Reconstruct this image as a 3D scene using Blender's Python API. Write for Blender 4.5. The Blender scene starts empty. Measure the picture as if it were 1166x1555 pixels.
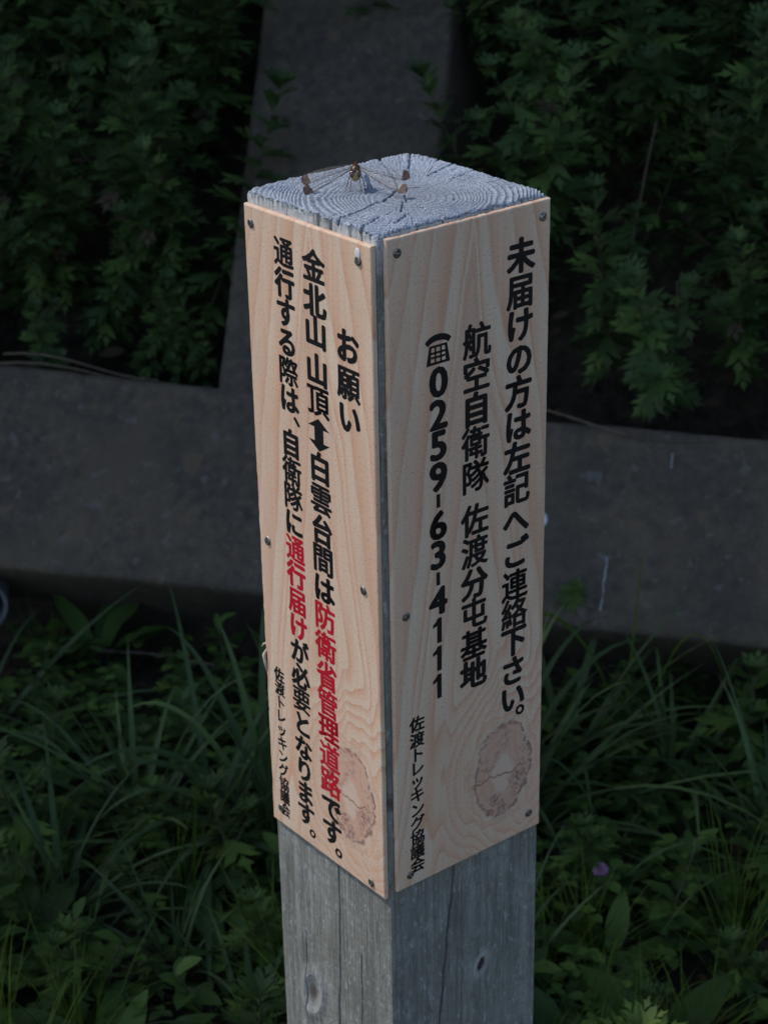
import bpy, math, random
import numpy as np
from mathutils import Vector, Matrix

random.seed(7)
rng = np.random.default_rng(7)
sc = bpy.context.scene
COL = sc.collection
R = math.radians

# ------------------------------------------------------------------ camera
F_PX = 2953.0
pitch, roll = R(24.841), R(-1.1247)
fw = Vector((0, math.cos(pitch), -math.sin(pitch)))
up0 = Vector((0, math.sin(pitch), math.cos(pitch)))
rt0 = Vector((1, 0, 0))
rt = rt0 * math.cos(roll) + up0 * math.sin(roll)
up = -rt0 * math.sin(roll) + up0 * math.cos(roll)
cam_d = bpy.data.cameras.new('camera')
cam = bpy.data.objects.new('camera', cam_d)
COL.objects.link(cam)
M = Matrix((rt, up, -fw)).transposed().to_4x4()
M.translation = Vector((0.0005, -1.2165, 1.5146))
cam.matrix_world = M
cam_d.sensor_fit = 'VERTICAL'
cam_d.sensor_height = 17.3
cam_d.sensor_width = 13.0
cam_d.lens = 17.3 * F_PX / 1555.0
cam_d.clip_start = 0.05
cam_d.clip_end = 500
cam_d.dof.use_dof = True
cam_d.dof.focus_distance = 1.33
cam_d.dof.aperture_fstop = 7.2
sc.camera = cam

# ------------------------------------------------------------------ sky, sun, exposure
sun_dir = Vector((-0.60, 0.20, 0.775)).normalized()
w = bpy.data.worlds.new('World')
sc.world = w
w.use_nodes = True
nt = w.node_tree
nt.nodes.clear()
sky = nt.nodes.new('ShaderNodeTexSky')
sky.sky_type = 'NISHITA'
sky.sun_disc = False
sky.sun_elevation = math.asin(sun_dir.z)
sky.sun_rotation = math.atan2(sun_dir.x, sun_dir.y)
bg = nt.nodes.new('ShaderNodeBackground')
bg.inputs['Strength'].default_value = 0.15
wo = nt.nodes.new('ShaderNodeOutputWorld')
nt.links.new(sky.outputs[0], bg.inputs[0])
nt.links.new(bg.outputs[0], wo.inputs[0])
sl = bpy.data.lights.new('sun', 'SUN')
sl.energy = 2.1
sl.angle = R(0.55)
sl.color = (1.0, 0.95, 0.89)
so = bpy.data.objects.new('sun', sl)
so.rotation_euler = sun_dir.to_track_quat('Z', 'Y').to_euler()
so.location = (-3, 1, 8)
COL.objects.link(so)
sc.view_settings.view_transform = 'Standard'
sc.view_settings.look = 'None'
sc.view_settings.exposure = 0.56
sc.view_settings.gamma = 1
sc.view_settings.use_curve_mapping = False

# ------------------------------------------------------------------ helpers
def hash2(ix, iy, seed):
    h = (ix.astype(np.int64) * 374761393 + iy.astype(np.int64) * 668265263 + seed * 974634777) & 0x7fffffff
    h = ((h ^ (h >> 13)) * 1274126177) & 0x7fffffff
    h = h ^ (h >> 16)
    return (h & 0xffff) / 65535.0

def noise(x, y, seed=0):
    x = np.asarray(x, float); y = np.asarray(y, float)
    ix = np.floor(x); iy = np.floor(y)
    fx = x - ix; fy = y - iy
    fx = fx * fx * (3 - 2 * fx); fy = fy * fy * (3 - 2 * fy)
    a = hash2(ix, iy, seed); b = hash2(ix + 1, iy, seed)
    c = hash2(ix, iy + 1, seed); d = hash2(ix + 1, iy + 1, seed)
    return (a * (1 - fx) + b * fx) * (1 - fy) + (c * (1 - fx) + d * fx) * fy

def fbm(x, y, seed=0, o=3):
    s = 0; a = 1; t = 0
    for k in range(o):
        s = s + a * noise(x * 2 ** k, y * 2 ** k, seed + k); t += a; a *= .5
    return s / t

def mesh_np(name, verts, faces, smooth=True):
    """verts Nx3 array; faces: Mx4 / Mx3 array or list of lists"""
    me = bpy.data.meshes.new(name)
    verts = np.asarray(verts, np.float32)
    if isinstance(faces, np.ndarray):
        n, k = faces.shape
        me.vertices.add(len(verts)); me.vertices.foreach_set('co', verts.ravel())
        me.loops.add(n * k); me.loops.foreach_set('vertex_index', faces.astype(np.int32).ravel())
        me.polygons.add(n)
        me.polygons.foreach_set('loop_start', np.arange(0, n * k, k, dtype=np.int32))
        me.update(calc_edges=True)
    else:
        me.from_pydata([tuple(v) for v in verts], [], faces)
        me.update()
    if smooth:
        me.polygons.foreach_set('use_smooth', np.ones(len(me.polygons), bool))
    return me

def ob(name, me, mat=None, parent=None, loc=None, label=None):
    o = bpy.data.objects.new(name, me)
    COL.objects.link(o)
    if mat is not None and me is not None and not me.materials:
        me.materials.append(mat)
    if parent is not None: o.parent = parent
    if loc is not None: o.location = loc
    if label: o['label'] = label
    return o

def tag(o, label, cat, group=None):
    o['label'] = label; o['category'] = cat
    if group: o['group'] = group
    return o

def empty(name, loc=(0, 0, 0), rz=0, label=None, cat=None, group=None):
    o = bpy.data.objects.new(name, None)
    o.empty_display_size = .05
    COL.objects.link(o)
    o.location = loc; o.rotation_euler = (0, 0, rz)
    if label: tag(o, label, cat, group)
    return o

class MB:
    def __init__(s): s.v = []; s.f = []
    def tube(s, pts, rad, n=6, cap=True):
        pts = [Vector(p) for p in pts]
        if not hasattr(rad, '__len__'): rad = [rad] * len(pts)
        b = len(s.v)
        prev = None
        for i, p in enumerate(pts):
            t = (pts[min(i + 1, len(pts) - 1)] - pts[max(i - 1, 0)]).normalized()
            if prev is None:
                a = t.orthogonal().normalized()
            else:
                a = (prev - t * prev.dot(t)).normalized()
            prev = a
            c = t.cross(a)
            for k in range(n):
                an = 2 * math.pi * k / n
                s.v.append(tuple(p + (a * math.cos(an) + c * math.sin(an)) * rad[i]))
        for i in range(len(pts) - 1):
            for k in range(n):
                s.f.append((b + i * n + k, b + i * n + (k + 1) % n, b + (i + 1) * n + (k + 1) % n, b + (i + 1) * n + k))
        if cap:
            s.f.append(tuple(b + k for k in range(n))[::-1])
            s.f.append(tuple(b + (len(pts) - 1) * n + k for k in range(n)))
        return s
    def ellipsoid(s, c, r, n=12, m=8, rot=None):
        b = len(s.v); c = Vector(c)
        for i in range(m + 1):
            ph = math.pi * i / m
            for k in range(n):
                th = 2 * math.pi * k / n
                q = Vector((r[0] * math.sin(ph) * math.cos(th), r[1] * math.sin(ph) * math.sin(th), r[2] * math.cos(ph)))
                if rot: q = rot @ q
                s.v.append(tuple(c + q))
        for i in range(m):
            for k in range(n):
                s.f.append((b + i * n + k, b + (i + 1) * n + k, b + (i + 1) * n + (k + 1) % n, b + i * n + (k + 1) % n))
        return s
    def blade(s, pts, wid, side, fold=.25):
        """ribbon of 3 verts across, tapering to a point"""
        b = len(s.v); pts = [Vector(p) for p in pts]; side = Vector(side).normalized()
        n = len(pts)
        for i, p in enumerate(pts):
            t = (pts[min(i + 1, n - 1)] - pts[max(i - 1, 0)]).normalized()
            sd = (side - t * side.dot(t)).normalized()
            nn = sd.cross(t)
            f = i / (n - 1)
            ww = wid * (.55 + .45 * min(1, f * 4)) * (1 - f ** 2.2) * .5 + 1e-5
            s.v += [tuple(p - sd * ww + nn * ww * fold), tuple(p), tuple(p + sd * ww + nn * ww * fold)]
        for i in range(n - 1):
            for k in (0, 1):
                a = b + i * 3 + k
                s.f.append((a, a + 1, a + 4, a + 3))
        return s
    def mesh(s, name, smooth=True):
        return mesh_np(name, s.v, s.f, smooth)

# ------------------------------------------------------------------ node helpers
class NT:
    def __init__(s, name, rough=.6, spec=.3):
        s.m = bpy.data.materials.new(name); s.m.use_nodes = True
        s.t = s.m.node_tree; s.n = s.t.nodes
        s.b = s.n['Principled BSDF']
        s.b.inputs['Roughness'].default_value = rough
        s.b.inputs['Specular IOR Level'].default_value = spec
    def link(s, a, b): s.t.links.new(a, b)
    def coord(s, kind='Object'):
        return s.n.new('ShaderNodeTexCoord').outputs[kind]
    def mapping(s, src, scale=(1, 1, 1), loc=(0, 0, 0)):
        m = s.n.new('ShaderNodeMapping'); m.inputs['Scale'].default_value = scale; m.inputs['Location'].default_value = loc
        s.link(src, m.inputs[0]); return m.outputs[0]
    def noise(s, src, scale, detail=4, rough=.55, dist=0):
        m = s.n.new('ShaderNodeTexNoise'); m.inputs['Scale'].default_value = scale
        m.inputs['Detail'].default_value = detail; m.inputs['Roughness'].default_value = rough; m.inputs['Distortion'].default_value = dist
        s.link(src, m.inputs['Vector']); return m.outputs['Fac']
    def math(s, op, a, b=None, c=None, clamp=False):
        m = s.n.new('ShaderNodeMath'); m.operation = op; m.use_clamp = clamp
        for i, q in enumerate((a, b, c)):
            if q is None: continue
            if isinstance(q, (int, float)): m.inputs[i].default_value = q
            else: s.link(q, m.inputs[i])
        return m.outputs[0]
    def ramp(s, fac, stops, interp='LINEAR'):
        m = s.n.new('ShaderNodeValToRGB'); m.color_ramp.interpolation = interp
        e = m.color_ramp.elements
        while len(e) < len(stops): e.new(.5)
        for el, (p, c) in zip(e, stops):
            el.position = p
            el.color = (c, c, c, 1) if isinstance(c, (int, float)) else (*c, 1)
        s.link(fac, m.inputs[0]); return m.outputs[0]
    def mix(s, fac, a, b, mode='MIX'):
        m = s.n.new('ShaderNodeMix'); m.data_type = 'RGBA'; m.blend_type = mode
        for i, q in ((0, fac), (6, a), (7, b)):
            if isinstance(q, (int, float)): m.inputs[i].default_value = q
            elif isinstance(q, tuple): m.inputs[i].default_value = (*q, 1)
            else: s.link(q, m.inputs[i])
        return m.outputs[2]
    def map(s, v, a, b, c=0, d=1):
        m = s.n.new('ShaderNodeMapRange'); m.inputs[1].default_value = a; m.inputs[2].default_value = b
        m.inputs[3].default_value = c; m.inputs[4].default_value = d
        s.link(v, m.inputs[0]); return m.outputs[0]
    def sep(s, v):
        m = s.n.new('ShaderNodeSeparateXYZ'); s.link(v, m.inputs[0]); return m.outputs
    def attr(s, name):
        m = s.n.new('ShaderNodeAttribute'); m.attribute_name = name; return m
    def color(s, c):
        if isinstance(c, tuple): s.b.inputs['Base Color'].default_value = (*c, 1)
        else: s.link(c, s.b.inputs['Base Color'])
    def bump(s, h, strength=.5, dist=.001):
        m = s.n.new('ShaderNodeBump'); m.inputs['Strength'].default_value = strength; m.inputs['Distance'].default_value = dist
        s.link(h, m.inputs['Height']); s.link(m.outputs[0], s.b.inputs['Normal'])

# ------------------------------------------------------------------ materials
def mat_weathered(name, top):
    t = NT(name, .75, .25)
    co = t.coord()
    tone = t.attr('tone').outputs['Fac']; knot = t.attr('knot').outputs['Fac']
    if top:
        f1 = t.noise(co, 900, 5, .65); f2 = t.noise(co, 45, 3)
        c = t.mix(tone, (.30, .34, .405), (.08, .093, .12))
        f3 = t.noise(co, 18, 4, .6)
        c = t.mix(t.map(f3, .5, .64, 0, .45), c, (.13, .15, .19))
        c = t.mix(t.map(f1, .45, .66, 0, .8), c, (.46, .50, .57))
        c = t.mix(t.map(f1, .43, .30, 0, .45), c, (.10, .115, .145))
        c = t.mix(t.map(f2, .45, .7, 0, .5), c, (.15, .17, .215))
        t.color(c)
        t.bump(f1, .5, .0008)
    else:
        st = t.mapping(co, (1, 1, .035))
        f1 = t.noise(st, 900, 5, .65); f2 = t.noise(st, 130, 4, .6); f3 = t.noise(co, 14, 3)
        sp = t.noise(t.mapping(co, (1, 1, .3)), 1400, 2, .6)
        c = t.mix(t.map(f2, .35, .7), (.125, .120, .100), (.245, .238, .205))
        c = t.mix(t.map(f3, .4, .7, 0, .5), c, (.17, .165, .13))
        c = t.mix(t.map(f1, .5, .75, 0, .6), c, (.33, .35, .35))
        c = t.mix(t.map(f1, .45, .3, 0, .6), c, (.07, .075, .07))
        c = t.mix(t.map(sp, .66, .74, 0, .6), c, (.45, .46, .45))
        c = t.mix(tone, c, (.10, .105, .10))
        # the last centimetres below the sawn end are bleached, with sunlit brightness painted in
        z = t.sep(co)[2]
        c = t.mix(t.math('MULTIPLY', t.map(z, 1.118, 1.14, 0, .85), t.map(f1, .3, .6, .45, 1)), c, (.56, .56, .57))
        blo = t.noise(t.mapping(co, (1, 1, .45)), 32, 4, .6)
        c = t.mix(t.map(blo, .48, .68, 0, .55), c, (.275, .268, .245))
        c = t.mix(t.map(blo, .46, .30, 0, .5), c, (.095, .10, .085))
        sw = t.n.new('ShaderNodeTexWave'); sw.bands_direction = 'DIAGONAL'; sw.inputs['Scale'].default_value = 30; sw.inputs['Distortion'].default_value = 14; sw.inputs['Detail'].default_value = 4; sw.inputs['Detail Scale'].default_value = 2
        t.link(t.mapping(co, (.35, -.35, 1)), sw.inputs['Vector'])
        c = t.mix(t.math('MULTIPLY', t.map(sw.outputs['Fac'], .3, .0, 0, .22), t.map(blo, .4, .6)), c, (.07, .075, .07))
        pit = t.noise(t.mapping(co, (1, 1, .5)), 260, 3, .7)
        c = t.mix(t.map(pit, .58, .66, 0, .5), c, (.40, .42, .42))
        c = t.mix(t.map(pit, .40, .34, 0, .5), c, (.07, .072, .065))
        c = t.mix(t.attr('pale').outputs['Fac'], c, (.40, .40, .39))
        c = t.mix(knot, c, (.07, .045, .045))
        t.color(c)
        h = t.math('ADD', t.math('MULTIPLY', f1, .6), t.math('MULTIPLY', sp, .5))
        t.bump(h, .8, .0012)
    return t.m

def mat_board():
    """printed cedar grain: x across (0..0.15), y = -distance below the post's top"""
    t = NT('printed_cedar_grain', .38, .35)
    co = t.coord()
    x, y, z = t.sep(co)
    v = t.math('MULTIPLY', y, -1.0)
    warp = t.noise(t.mapping(co, (1, .22, 1)), 16, 3, .5)
    warp2 = t.noise(t.mapping(co, (1, .05, 1)), 120, 3, .5)
    xw = t.math('ADD', x, t.math('MULTIPLY', t.math('SUBTRACT', warp, .5), .032))
    dx = t.math('SUBTRACT', xw, .080)
    # cathedral arches
    hyp = t.math('SQRT', t.math('ADD', t.math('MULTIPLY', t.math('MULTIPLY', dx, dx), 42.0), .00035))
    g = t.math('SUBTRACT', v, hyp)
    # knot rings
    kx = t.math('DIVIDE', t.math('SUBTRACT', x, .108), .030)
    ky = t.math('DIVIDE', t.math('SUBTRACT', v, .449), .043)
    n3 = t.noise(co, 42, 3, .55)
    q = t.math('SQRT', t.math('ADD', t.math('MULTIPLY', kx, kx), t.math('MULTIPLY', ky, ky)))
    near = t.map(q, .9, 3.3, 1, 0)
    q = t.math('ADD', q, t.math('MULTIPLY', t.math('SUBTRACT', n3, .5), .75))
    near.node.interpolation_type = 'SMOOTHERSTEP'
    fk = t.math('MULTIPLY', q, 4.2)
    fg = t.math('MULTIPLY', g, 10.5)
    fn = t.n.new('ShaderNodeTexNoise'); fn.noise_dimensions = '1D'; fn.inputs['Scale'].default_value = .55; fn.inputs['Detail'].default_value = 1; t.link(fg, fn.inputs['W'])
    fg = t.math('ADD', fg, t.math('MULTIPLY', fn.outputs['Fac'], 2.6))
    fg = t.math('ADD', fg, t.math('MULTIPLY', warp2, .18))
    fg2 = t.math('ADD', fg, t.math('MULTIPLY', t.math('MULTIPLY', near, near), -5.5))
    ring = t.math('FRACT', fg2)
    ringk = t.math('FRACT', fk)
    inside = t.map(q, 1.1, 1.35, 1, 0)
    r = t.math('ADD', t.math('MULTIPLY', ring, t.math('SUBTRACT', 1.0, inside)), t.math('MULTIPLY', ringk, inside))
    band = t.ramp(r, [(0, (.65, .505, .38)), (.3, (.66, .485, .35)), (.6, (.64, .42, .29)), (.84, (.61, .345, .22)), (.93, (.58, .30, .185)), (.985, (.60, .39, .275)), (1, (.65, .505, .38))])
    fib = t.noise(t.mapping(co, (1, .02, 1)), 700, 4, .6)
    fib2 = t.noise(t.mapping(co, (1, .02, 1)), 130, 3, .6)
    flame = t.math('MULTIPLY', t.map(t.math('ADD', g, t.math('MULTIPLY', warp2, .012)), .0, .012), t.map(v, .21, .09))
    band = t.mix(t.math('MULTIPLY', flame, .75), band, (.55, .33, .225))
    c = t.mix(t.map(fib, .35, .65, 0, .35), band, (.50, .335, .235))
    c = t.mix(t.map(fib2, .5, .75, 0, .45), c, (.65, .53, .41))
    big = t.noise(t.mapping(co, (1, .3, 1), (3, 1, 0)), 22, 2)
    c = t.mix(t.map(big, .42, .65, 0, .5), c, (.56, .36, .245))
    # little dark printed flecks
    fl = t.noise(t.mapping(co, (1, .35, 1)), 1500, 1, .5)
    c = t.mix(t.map(fl, .64, .70, 0, .8), c, (.20, .12, .09))
    # knot: pinkish heart with broken purple outline
    c = t.mix(t.map(q, 1.0, .8, 0, .6), c, (.50, .285, .205))
    ch = t.noise(co, 320, 4, .7)
    ringd = t.math('ABSOLUTE', t.math('SUBTRACT', q, .93))
    out = t.math('MULTIPLY', t.map(ringd, .0, .075, 1, 0), t.map(ch, .42, .54, 0, 1))
    blob = t.math('MULTIPLY', t.map(q, 1.15, .8, 0, 1), t.map(t.noise(co, 60, 5, .75),   .50, .60, 0, 1))
    blob = t.math('MULTIPLY', blob, t.map(ch, .42, .56, 0, 1))
    c = t.mix(t.math('MULTIPLY', t.math('MAXIMUM', out, blob), .9), c, (.17, .085, .09))
    c = t.mix(t.map(q, .45, .3, 0, .6), c, (.62, .49, .38))
    # crack across the knot
    cn = t.noise(t.mapping(co, (1, .0, 0)), 90, 4, .6)
    cy = t.math('ABSOLUTE', t.math('ADD', t.math('SUBTRACT', v, .453), t.math('MULTIPLY', t.math('SUBTRACT', cn, .5), .02)))
    cr = t.math('MULTIPLY', t.map(cy, .0004, .0011, 1, 0), t.map(t.math('ABSOLUTE', t.math('SUBTRACT', x, .104)), .024, .032, 1, 0))
    c = t.mix(t.math('MULTIPLY', cr, .8), c, (.22, .10, .05))
    # weather stains
    stn = t.noise(co, 30, 4, .6)
    c = t.mix(t.map(stn, .55, .75, 0, .25), c, (.45, .38, .33))
    t.color(c)
    t.link(t.map(stn, .3, .7, .32, .5), t.b.inputs['Roughness'])
    t.bump(t.noise(t.mapping(co, (1, .1, 1)), 800, 3), .12, .0004)
    return t.m

def mat_ink(name, c):
    t = NT(name, .35, .4)
    n = t.noise(t.coord(), 900, 3)
    n2 = t.noise(t.mapping(t.coord(), (1, .3, 1)), 2200, 2)
    c_ = t.mix(t.map(n, .42, .72, 0, .5), c, tuple(min(1, k * 1.5 + .018) for k in c))
    t.color(t.mix(t.map(n2, .68, .74, 0, .5), c_, (.30, .22, .17)))
    return t.m

def mat_metal():
    t = NT('stained_steel', .34, .5)
    t.b.inputs['Metallic'].default_value = .9
    n = t.noise(t.coord(), 900, 4)
    t.color(t.mix(t.map(n, .4, .65), (.30, .30, .29), (.10, .09, .075)))
    t.link(t.map(n, .3, .7, .25, .6), t.b.inputs['Roughness'])
    return t.m

def mat_concrete():
    t = NT('old_concrete', .85, .2)
    co = t.coord()
    a = t.noise(co, 5, 6, .65); b = t.noise(co, 60, 4, .6); f = t.noise(co, 260, 3, .6); st = t.noise(t.mapping(co, (1, .25, 1)), 9, 4, .6)
    c = t.mix(t.map(b, .3, .7), (.040, .034, .027), (.098, .083, .065))
    c = t.mix(t.map(a, .42, .62, 0, .7), c, (.046, .041, .034))
    c = t.mix(t.map(st, .45, .62, 0, .6), c, (.095, .074, .052))
    c = t.mix(t.map(f, .63, .70, 0, .5), c, (.17, .155, .135))
    c = t.mix(t.map(f, .40, .33, 0, .6), c, (.05, .048, .045))
    sp = t.noise(co, 38, 2, .5)
    c = t.mix(t.map(sp, .64, .70, 0, .7), c, (.105, .100, .092))
    sq = t.noise(co, 23, 2, .5)
    c = t.mix(t.map(sq, .64, .70, 0, .6), c, (.105, .078, .052))
    t.color(c)
    h = t.math('ADD', t.math('MULTIPLY', b, 1.0), f)
    t.bump(h, .7, .004)
    return t.m

def mat_soil():
    t = NT('dark_soil', .95, .1)
    co = t.coord()
    a = t.noise(co, 30, 5, .7); b = t.noise(co, 8, 3)
    c = t.mix(t.map(a, .35, .7), (.018, .014, .010), (.055, .045, .033))
    c = t.mix(t.map(b, .5, .7, 0, .5), c, (.02, .03, .012))
    t.color(c); t.bump(a, 1, .02)
    return t.m

def mat_leaf(name, c1, c2, dead=None, rough=.5):
    t = NT(name, rough, .16)
    oi = t.n.new('ShaderNodeObjectInfo')
    co = t.coord()
    n = t.noise(co, 28, 2); n2 = t.noise(co, 7, 2)
    rnd = t.attr('tone').outputs['Fac']
    f = t.math('ADD', t.math('MULTIPLY', n, .5), t.math('MULTIPLY', oi.outputs['Random'], .5))
    c = t.mix(t.map(f, .25, .75), c1, c2)
    c = t.mix(t.map(rnd, .0, .9, .45, 0), c, tuple(k * .6 for k in c1))
    c = t.mix(t.map(rnd, .55, 1.0, 0, .8), c, (c2[0] * 1.8, c2[1] * 1.65, c2[2] * 1.4))
    if dead:
        c = t.mix(t.map(rnd, .985, .99), c, dead)
    t.color(c)
    tr = t.n.new('ShaderNodeBsdfTranslucent')
    t.link(c, tr.inputs[0])
    mx = t.n.new('ShaderNodeMixShader'); mx.inputs[0].default_value = .28
    out = t.n['Material Output']
    t.link(t.b.outputs[0], mx.inputs[1]); t.link(tr.outputs[0], mx.inputs[2]); t.link(mx.outputs[0], out.inputs[0])
    t.bump(t.noise(co, 160, 2), .3, .002)
    return t.m

def mat_plain(name, c, c2=None, rough=.6, scale=80, spec=.3):
    t = NT(name, rough, spec)
    n = t.noise(t.coord(), scale, 4)
    t.color(t.mix(t.map(n, .35, .68), c, c2 or tuple(k * 1.5 for k in c)))
    t.bump(n, .3, .002)
    return t.m

def mat_wing(name, tip):
    t = NT(name, .6 if tip else .45, .3)
    tr = t.n.new('ShaderNodeBsdfTransparent')
    vor = t.n.new('ShaderNodeTexVoronoi'); vor.feature = 'DISTANCE_TO_EDGE'; vor.inputs['Scale'].default_value = 750
    t.link(t.mapping(t.coord(), (1, .6, 1)), vor.inputs['Vector'])
    if tip:
        t.color((.055, .020, .008)); base = .9
        fac = t.map(vor.outputs['Distance'], .0, .08, 1.0, base)
    else:
        t.color((.30, .27, .20))
        fac = t.map(vor.outputs['Distance'], .0, .08, .38, .13)
    mx = t.n.new('ShaderNodeMixShader')
    t.link(fac, mx.inputs[0]); t.link(tr.outputs[0], mx.inputs[1]); t.link(t.b.outputs[0], mx.inputs[2])
    t.link(mx.outputs[0], t.n['Material Output'].inputs[0])
    return t.m

M_TOP = mat_weathered('weathered_end_grain', True)
M_SIDE = mat_weathered('weathered_side_grain', False)
M_BOARD = mat_board()
M_BLACK = mat_ink('black_print', (.006, .006, .007))
M_RED = mat_ink('red_print', (.40, .006, .018))
M_METAL = mat_metal()
M_CONC = mat_concrete()
M_SOIL = mat_soil()
M_MUG = mat_leaf('mugwort_leaf', (.034, .062, .020), (.058, .100, .030), (.07, .05, .035))
M_MUG2 = mat_leaf('ground_mugwort_leaf', (.036, .064, .018), (.062, .106, .026), None)
M_BROAD = mat_leaf('broad_leaf', (.034, .066, .017), (.062, .112, .026), None, .5)
M_GRASS = mat_leaf('grass_blade', (.046, .080, .032), (.085, .130, .050), None, .45)
M_FINE = mat_leaf('fine_grass_blade', (.045, .085, .010), (.080, .130, .014), None, .5)
M_TREE = mat_leaf('tree_leaf', (.025, .060, .015), (.045, .09, .02))
M_STEM = mat_plain('green_brown_stem', (.035, .045, .022), (.06, .05, .03))
M_DRY = mat_plain('dry_stalk', (.055, .042, .030), (.10, .078, .055))
M_SEED = mat_plain('straw_seed_heads', (.16, .15, .075), (.26, .23, .12), .8, 300)
M_BARK = mat_plain('dark_bark', (.05, .042, .033), (.10, .085, .065), .9, 30)

# ------------------------------------------------------------------ ground and slope
YAW, TH = R(-15), R(50)
H = Vector((math.cos(YAW), math.sin(YAW), 0))
U = Vector((-math.sin(YAW) * math.cos(TH), math.cos(YAW) * math.cos(TH), math.sin(TH)))
N = H.cross(U)
P0 = Vector((-.0635, 1.3025, .1935))
def sp(u, v, n=0): return P0 + H * u + U * v + N * n

def grid_mesh(name, us, vs, fn):
    uu, vv = np.meshgrid(us, vs)
    P = fn(uu, vv).reshape(-1, 3)
    nu = len(us); nv = len(vs)
    i = (np.arange(nv - 1)[:, None] * nu + np.arange(nu - 1)[None]).ravel()
    F = np.stack([i, i + 1, i + nu + 1, i + nu], 1)
    return mesh_np(name, P, F)

gu = np.concatenate([[-60, -25, -10, -5], np.linspace(-2.5, 2.5, 101), [5, 10, 25, 60]])
def gfn(x, y):
    z = (fbm(x * 5, y * 5, 3) - .5) * .05
    far = (np.abs(x) > 2.6) | (np.abs(y) > 2.6)
    z = np.where(far, 0, z)
    return np.stack([x, y, z], -1)
o = ob('ground', grid_mesh('ground', gu, gu, gfn), M_SOIL); o['kind'] = 'structure'

Hn, Un, Nn, Pn = (np.array(q) for q in (H, U, N, P0))
def on_plane(u, v, n): return Pn + u[..., None] * Hn + v[..., None] * Un + n[..., None] * Nn
def slope_fn(u, v):
    n = -.21 + (fbm(u * 6, v * 6, 9) - .5) * .08
    return on_plane(u, v, n)
su = np.concatenate([[-30, -14, -7], np.linspace(-4, 4, 121), [7, 14, 30]])
sv = np.concatenate([np.linspace(-.35, 5, 90), [7]])
o = ob('slope', grid_mesh('slope', su, sv, slope_fn), M_SOIL); o['kind'] = 'structure'

# cast concrete lattice: one monolithic body, 0.3 m ribs
VC = [(-1.78, -1.48), (-.267, .050), (1.55, 1.85), (-3.3, -3.0), (3.07, 3.37)]     # vertical ribs (u ranges)
HC = [(.008, .308), (1.62, 1.92), (3.24, 3.54)]
def lattice_fn(u, v):
    wob = (fbm(u * 9, v * 9, 21) - .5) * .006
    d = np.full(u.shape, -9.)
    for a, b in VC:
        aa = a - .06 * (v - .6) + wob if a == -.267 else a + wob
        dd = np.minimum(u - aa, b + wob * .6 - (.05 * (v - .6) if a == -.267 else 0) - u)
        dd = np.where(v < .02, -9, dd)
        d = np.maximum(d, dd)
    for a, b in HC:
        bb = b + (.006 + .040 * np.clip(-u, 0, .8) if a == .008 else 0)
        d = np.maximum(d, np.minimum(v - a - wob, bb + wob - v))
    # rounded arris then a steep wall
    r = .012
    n = np.where(d > r, 0, np.where(d > 0, -(r - np.sqrt(np.maximum(r * r - (r - d) ** 2, 0))), -r))
    n = np.where(d < 0, -r + d * 22, n)
    n = np.maximum(n, -.32)
    n = n + (fbm(u * 25, v * 25, 5) - .5) * .004 + (fbm(u * 3, v * 3, 15) - .5) * .006
    return on_plane(u, v, n)
def knots(rs, lo, hi, step):
    base = list(np.arange(lo, hi, step))
    for a, b in rs:
        for e in (a, b):
            if lo < e < hi: base += list(e + np.linspace(-.016, .016, 17))
    return np.unique(np.round(base, 4))
lu = np.concatenate([knots(VC, -3.7, 3.7, .03)])
lv = np.unique(np.round(np.concatenate([knots(HC, -.03, 3.62, .03), np.arange(.30, .36, .003)]), 4))
lu = np.unique(np.round(np.concatenate([lu, np.arange(-.33, -.2, .004), np.arange(0, .1, .004), np.arange(-.9, .9, .012)]), 4))
lat = ob('concrete_slope_frame', grid_mesh('concrete_slope_frame', lu, lv, lattice_fn), M_CONC)
tag(lat, 'dark weathered cast concrete lattice frame crossing the bank behind the post', 'retaining frame')
# run of white lime drips on the concrete face (own thin crust)
def crust(u0, v0, L, wd, seed):
    mb = MB(); rr = random.Random(seed); pts = []; rad = []
    for k in range(9):
        f = k / 8
        pts.append(sp(u0 + rr.uniform(-.0015, .0015) , v0 - L * f, .0005)); rad.append(wd * (.5 + .7 * rr.random()))
    mb.tube(pts, rad, 6)
    return mb.mesh('lime_drip')
M_LIME = mat_plain('lime_crust', (.16, .17, .18), (.30, .31, .33), .8, 200)
for a in ((.375, .115, .078, .0016, 1), (.450, .278, .022, .0013, 2)):
    ob('lime_drip', crust(*a), M_LIME, lat)

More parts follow.
